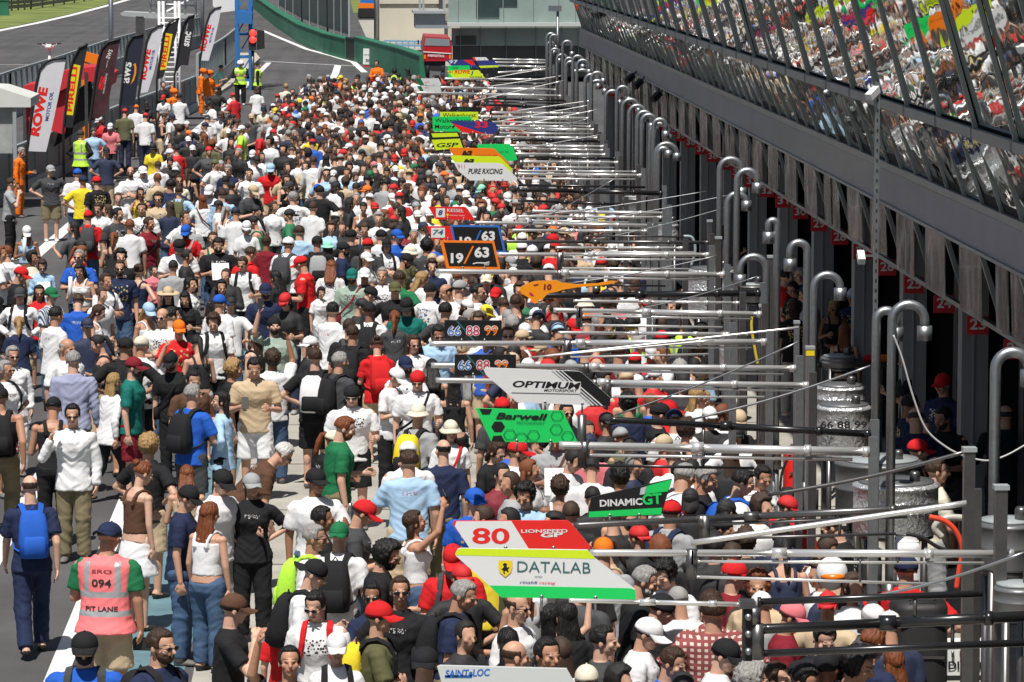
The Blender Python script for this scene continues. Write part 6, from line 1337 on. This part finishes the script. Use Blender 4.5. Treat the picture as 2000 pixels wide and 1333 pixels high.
feather(FL([(415, 832), (430, 700), (455, 480), (480, 390), (520, 320), (572, 292), (565, 330), (520, 560), (472, 832)]), FB_, 'black feather flag with yellow PIRELLI field behind the first ROWE flag', FL([(412, 850), (440, 600), (455, 470), (478, 385), (518, 312), (572, 288)]),
        [(YE, FL([(428, 748), (475, 418), (524, 428), (475, 752)]))], [T('PIRELLI', (468, 728), (505, 440), 34, RD, .03)], 104)
feather(FL([(590, 770), (612, 600), (640, 400), (660, 330), (700, 285), (782, 258), (775, 300), (735, 520), (690, 740), (640, 775)]), FR_, 'dark red feather flag with small aws and series lettering', FL([(586, 790), (625, 480), (642, 390), (662, 320), (705, 275), (784, 256)]),
        (), [T('aws', (712, 388), (735, 330), 26, SGW, .0), T('WORLD CHALLENGE', (678, 612), (700, 480), 10, SGW, .0), T('powered by', (695, 440), (706, 395), 8, SGW, 0), T('S', (665, 590), (690, 500), 30, RD, .04)], 107)
feather(FL([(782, 690), (795, 560), (815, 400), (832, 300), (868, 245), (935, 230), (930, 300), (900, 500), (878, 690)]), FN_, 'dark navy aws feather flag with orange smile arrow', FL([(780, 700), (808, 430), (828, 300), (866, 238), (936, 226)]),
        [(paint('amber'), FL([(868, 420), (882, 412), (888, 440), (886, 480), (872, 525), (850, 552), (862, 520), (874, 480), (876, 440)]))], [T('aws', (838, 545), (856, 408), 44, SGW, .02)], 112)
rowe([(905, 610), (925, 480), (960, 270), (985, 210), (1030, 175), (1064, 170), (1050, 260), (1000, 480), (962, 600)], [(902, 625), (955, 270), (982, 205), (1030, 170), (1066, 166)], 'white ROWE MOTOR OIL feather flag beside the navy aws flag', 121, ((948, 522), (985, 325), 42, (985, 455), (1010, 325), 17))
feather(FL([(1022, 520), (1045, 400), (1070, 220), (1095, 165), (1166, 125), (1155, 200), (1110, 360), (1062, 505)]), FB_, 'black feather flag with yellow PIRELLI field before the ladder scaffold', FL([(1020, 530), (1066, 220), (1092, 160), (1130, 132), (1168, 122)]), [(YE, FL([(1042, 458), (1080, 216), (1124, 224), (1082, 452)]))], [T('PIRELLI', (1076, 440), (1106, 236), 30, RD, .03)], 128)
feather(FL([(1138, 490), (1160, 360), (1180, 220), (1200, 155), (1230, 115), (1267, 105), (1262, 180), (1225, 428), (1180, 425), (1140, 480)]), FB_, 'black feather flag with white smc lettering', FL([(1136, 495), (1178, 220), (1198, 150), (1230, 110), (1268, 102)]), (), [T('smc', (1228, 305), (1244, 210), 32, SGW, .03), T('official partner', (1208, 225), (1226, 155), 8, SGW, 0)], 134)
rowe([(1303, 395), (1320, 290), (1345, 160), (1368, 95), (1400, 62), (1440, 50), (1425, 140), (1390, 290), (1358, 398)], [(1300, 405), (1342, 160), (1366, 90), (1400, 56), (1442, 47)], 'white ROWE feather flag farthest along beside the clear fence', 150, ((1335, 335), (1378, 165), 40, (1372, 280), (1396, 180), 13))
# tents
WT = mat('white_canvas', (.58, .59, .56), rough=.8, nscale=2, namt=.06); RT_ = mat('red_canvas', (.52, .02, .03), rough=.7, nscale=3, namt=.15)
d = 96.0; r = empty('white_tent', (at_d(20, 300, d).x, d, 0), 'white canvas tent at the left edge beside the ROWE flag', 'tent')
A = lambda x, y, dd: at_d(x / 3.3333, y / 3.3333, dd)
MB().prism([A(-320, 700, d), A(-320, 560, d), A(0, 575, d), A(200, 640, d), A(200, 700, d)], (0, 2.6, 0)).build('canopy', WT, r); k = MB()
for x in (-200, 92): a = A(x, 700, d); k.box((a.x, d + .1, a.z / 2), (.09, .09, a.z))
k.build('leg', FRAME, r); MB().prism([A(-300, 1000, d + .2), A(-300, 702, d + .2), A(82, 702, d + .2), A(82, 1000, d + .2)], (0, .03, 0)).build('side_sheet', mat('clear_tent_sheet', (.40, .42, .40), rough=.4, alpha=.8, nscale=3, namt=.2, bump=.3, bscale=4), r)
d = 108.0; r = empty('red_tent', (at_d(100, 200, d).x, d, 0), 'red and black pop-up tent behind the first three feather flags', 'tent')
MB().prism([A(135, 700, d), A(155, 560, d), A(240, 545, d), A(400, 470, d), A(500, 445, d), A(640, 435, d), A(735, 480, d), A(720, 560, d), A(540, 520, d), A(380, 600, d), A(200, 640, d)], (0, 2.5, 0)).build('canopy', RT_, r)
k = MB().prism([A(135, 640, d + .2), A(240, 640, d + .2), A(230, 990, d + .2), A(180, 960, d + .2)], (0, .04, 0)).prism([A(330, 600, d + .2), A(470, 540, d + .2), A(420, 880, d + .2), A(330, 850, d + .2)], (0, .04, 0)); k.build('side_panel', RT_, r)
k = MB().prism([A(440, 640, d + .5), A(590, 520, d + .5), A(640, 760, d + .5), A(350, 960, d + .5)], (0, .04, 0)); k.build('dark_side', BLKM, r)
for a, b in (((160, 700), (160, 1100)), ((560, 470), (560, 900)), ((700, 500), (700, 800))): p, q = A(*a, d), A(*b, d); MB().bar(Vector((p.x, d, 0)), p, .09, .09, up=(0, 1, 0)).build('leg', DSTEEL, r)
p, q = A(560, 360, 112), A(700, 400, 112); r = empty('orange_crane_arm', (p.x, 112, 0), 'orange lifting arm behind the dark red flag', 'crane'); MB().bar(A(545, 365, 112), A(650, 395, 112), .25, .28).build('arm', paint('orange'), r); MB().bar(Vector((p.x, 112, 0)), A(550, 380, 112), .2, .2, up=(0, 1, 0)).build('mast', paint('orange'), r)
# weather sensor
p = A(322, 318, 110); r = empty('weather_station', (p.x, 110, 0), 'white pole with small four-armed sensor above the ROWE flag', 'sensor'); MB().tube([(p.x, 110, 0), p], .04, 8).build('pole', SGW, r); k = MB().lathe(p, [(.10, 0), (.16, .05), (.05, .12)], 14)
for a in range(4): an = a * math.pi / 2 + .5; e_ = p + Vector((math.cos(an) * .3, math.sin(an) * .3, .14)); k.bar(p + Vector((0, 0, .06)), e_, .03, .03); k.box(e_, (.12, .12, .03), 1)
k.build('head', [SGW, BLKM], r)
# concrete slab gantry and ladder scaffold
d = 140.0; a = A(905, 120, d); r = empty('concrete_gantry', (a.x, d, 0), 'grey slab on a dark column with a railed deck above the flags', 'gantry'); MB().prism([A(778, 90, d), A(800, 78, d), A(1280, 100, d), A(1270, 120, d), A(1000, 122, d), A(800, 106, d)], (0, 1.6, 0)).build('slab', WALLC, r)
MB().prism([A(883, 108, d), A(935, 110, d), A(935, 560, d), A(883, 560, d)], (0, .8, 0)).build('column', DSTEEL, r); k = MB()
for x in (978, 1018, 1075, 1140, 1205, 1272): k.tube([A(x, -60, d + .2), A(x, 100, d + .2)], .05, 8)
for y in (-10, 30): k.tube([A(978, y, d + .2), A(1272, y + 6, d + .2)], .045, 8)
k.build('railing', GALV, r)
d = 136.0; a = A(1120, 400, d); r = empty('scaffold_ladder', (a.x, d, 0), 'white painted ladder scaffold behind the second PIRELLI flag', 'scaffold'); k = MB()
for x in (1035, 1062, 1140, 1165): k.tube([A(x, 10, d), Vector((A(x, 10, d).x, d, 0))], .05, 8)
for q in range(14): y = 120 + q * 32; k.tube([A(1035, y, d), A(1165, y, d)], .03, 6)
k.build('ladder_frame', SGW, r)
# blue tower with signal light
d = 168.0; BLU = mat('tower_blue', (.03, .16, .42), rough=.5); a = A(1585, 360, d); r = empty('blue_scaffold_tower', (a.x, d, 0), 'blue lattice tower carrying the red signal lights', 'tower'); k = MB()
for x in (1540, 1628):
    for dd in (0, 1.6): k.bar(Vector((A(x, 0, d).x, d + dd, 0)), Vector((A(x, 0, d).x, d + dd, 9.5)), .16, .16, up=(0, 1, 0))
for q in range(9): z = .4 + q * 1.0; xa, xb = A(1540, 0, d).x, A(1628, 0, d).x; k.bar((xa, d, z), (xb, d, z), .09, .09); k.bar((xa, d, z), (xb, d, z + 1), .06, .06); k.bar((xa, d + 1.6, z), (xb, d + 1.6, z), .08, .08)
k.build('lattice', BLU, r); k = MB().bar(A(1548, 115, d - .3), A(1640, 120, d - .3), .5, .5); k.build('platform', BLU, r)
r = empty('signal_light', (A(1650, 360, d - 1).x, d - 1, 0), 'pit exit signal with two lit red lamps beside the blue tower', 'traffic light'); LIT = mat('lit_red_lamp', (.8, .02, .02), emit=(1, .03, .02), estr=2.5)
MB().prism([A(1622, 195, d - 1), A(1668, 190, d - 1), A(1668, 325, d - 1), A(1622, 330, d - 1)], (0, .35, 0)).build('housing', BLKM, r); MB().prism([A(1674, 198, d - .8), A(1720, 202, d - .8), A(1722, 318, d - .8), A(1674, 326, d - .8)], (0, .35, 0)).build('rear_housing', BLKM, r)
for y in (216, 259): p = A(1646, y, d - 1.02); MB().tube([p, p - Vector((0, .05, 0))], .15, 24).build('lamp', LIT, r)
MB().tube([Vector((A(1645, 360, d - .8).x, d - .8, 0)), A(1645, 330, d - .8)], .07, 8).build('pole', DSTEEL, r)
# white screen board behind fence
tag(MB().prism([A(1385, -80, 170), A(1545, -80, 170), A(1540, 70, 170), A(1430, 84, 170), A(1385, 40, 170)], (0, .2, 0)).build('white_board', SGW), 'large plain white board left of the blue tower', 'board')
# pit out sign
d = g0(714, 131).y; r = empty('pit_out_sign', (at_d(719, 130, d).x, d, 0), 'white PIT OUT 50 sign in front of the green barrier', 'sign'); bprism([(709.5, 95), (730, 96), (729.5, 127), (709, 126)], d, .04, r, 'panel', SGW); bprism([(709, 128), (724, 129), (724, 132), (709, 131)], d, .3, r, 'foot', paint('crimson'))
put_text(r, 'PIT OUT', (712, 109.5), (727.5, 110), 3.4, d - .01, BLKM, .01); put_text(r, '50', (714, 121.5), (723.5, 121.8), 6.2, d - .01, BLKM, .02)
# fire truck
d = 172.0; tx = lambda x, y, dd=0: at_d(550 + x / 3.3333, y / 3.3333, d + dd); r = empty('fire_truck', (tx(1010, 400).x, d, 0), 'red fire truck seen from behind with FIREFIGHTING lettering', 'truck'); FR = mat('fire_red', (.42, .012, .02), rough=.3, spec=.6)
MB().prism([tx(925, 400), tx(920, 300), tx(935, 240), tx(1095, 248), (tx(1110, 310)), tx(1108, 400)], (0, 5.5, 0)).build('body', FR, r); MB().prism([tx(938, 248, -.02), tx(1092, 256, -.02), tx(1096, 302, -.02), tx(930, 298, -.02)], (0, .02, 0)).build('rear_window', mat('van_glass', (.22, .25, .27), rough=.15), r)
MB().prism([tx(925, 398, .1), tx(1068, 402, .1), tx(1062, 470, .1), tx(935, 460, .1)], (0, 5, 0)).build('undercarriage', BLKM, r)
for x in (950, 1050): w_ = MB().tube([tx(x - 12, 452, .5), tx(x + 12, 452, .5)], .45, 20).build('wheel', BLKM, r); q_ = MB().tube([tx(x - 13, 452, .5), tx(x + 13, 452, .5)], .22, 16).build('rim', GALV); q_.parent = w_; q_.matrix_parent_inverse = (Matrix.Translation(r.location)).inverted() @ Matrix.Translation(r.location) @ w_.matrix_parent_inverse.inverted() @ Matrix.Identity(4) if False else Matrix.Identity(4)
MB().prism([tx(922, 336, -.03), tx(1105, 348, -.03), tx(1105, 354, -.03), tx(922, 342, -.03)], (0, .03, 0)).build('white_stripe', SGW, r)
for x in (926, 1090): MB().prism([tx(x, 360, -.03), tx(x + 12, 360, -.03), tx(x + 12, 385, -.03), tx(x, 385, -.03)], (0, .03, 0)).build('rear_light', paint('orange'), r)
put_text(r, 'FIREFIGHTING', (550 + 952 / 3.3333, 370 / 3.3333), (550 + 1058 / 3.3333, 374 / 3.3333), 4.6, d - .05, SGW, .02)
for x in (885, 1100): MB().prism([tx(x, 262, 5), tx(x + 10, 262, 5), tx(x + 10, 290, 5), tx(x, 290, 5)], (0, .1, 0)).build('mirror', BLKM, r)
# tow truck seen beyond the fence
d = 300.0; tx = lambda x, y, dd=0: at_d(550 + x / 3.3333, y / 3.3333, d + dd); r = empty('recovery_vehicle', (tx(550, 110).x, d, 0), 'orange and blue recovery vehicle parked beyond the debris fence', 'vehicle')
MB().prism([tx(498, 100), tx(500, 55), tx(510, 20), tx(520, -10), tx(600, -10), tx(606, 60), tx(605, 100)], (0, 3.5, 0)).build('body', paint('blue'), r); MB().prism([tx(500, 55, -.05), tx(605, 55, -.05), tx(606, 25, -.05), tx(505, 20, -.05)], (0, .05, 0)).build('orange_panel', paint('orange'), r)
MB().prism([tx(494, 115, -.4), tx(498, 62, -.4), tx(605, 62, -.4), tx(606, 115, -.4)], (0, .4, 0)).build('flatbed', BLKM, r)
for x in (515, 590): MB().tube([tx(x - 8, 112, .3), tx(x + 8, 112, .3)], .4, 16).build('wheel', BLKM, r)
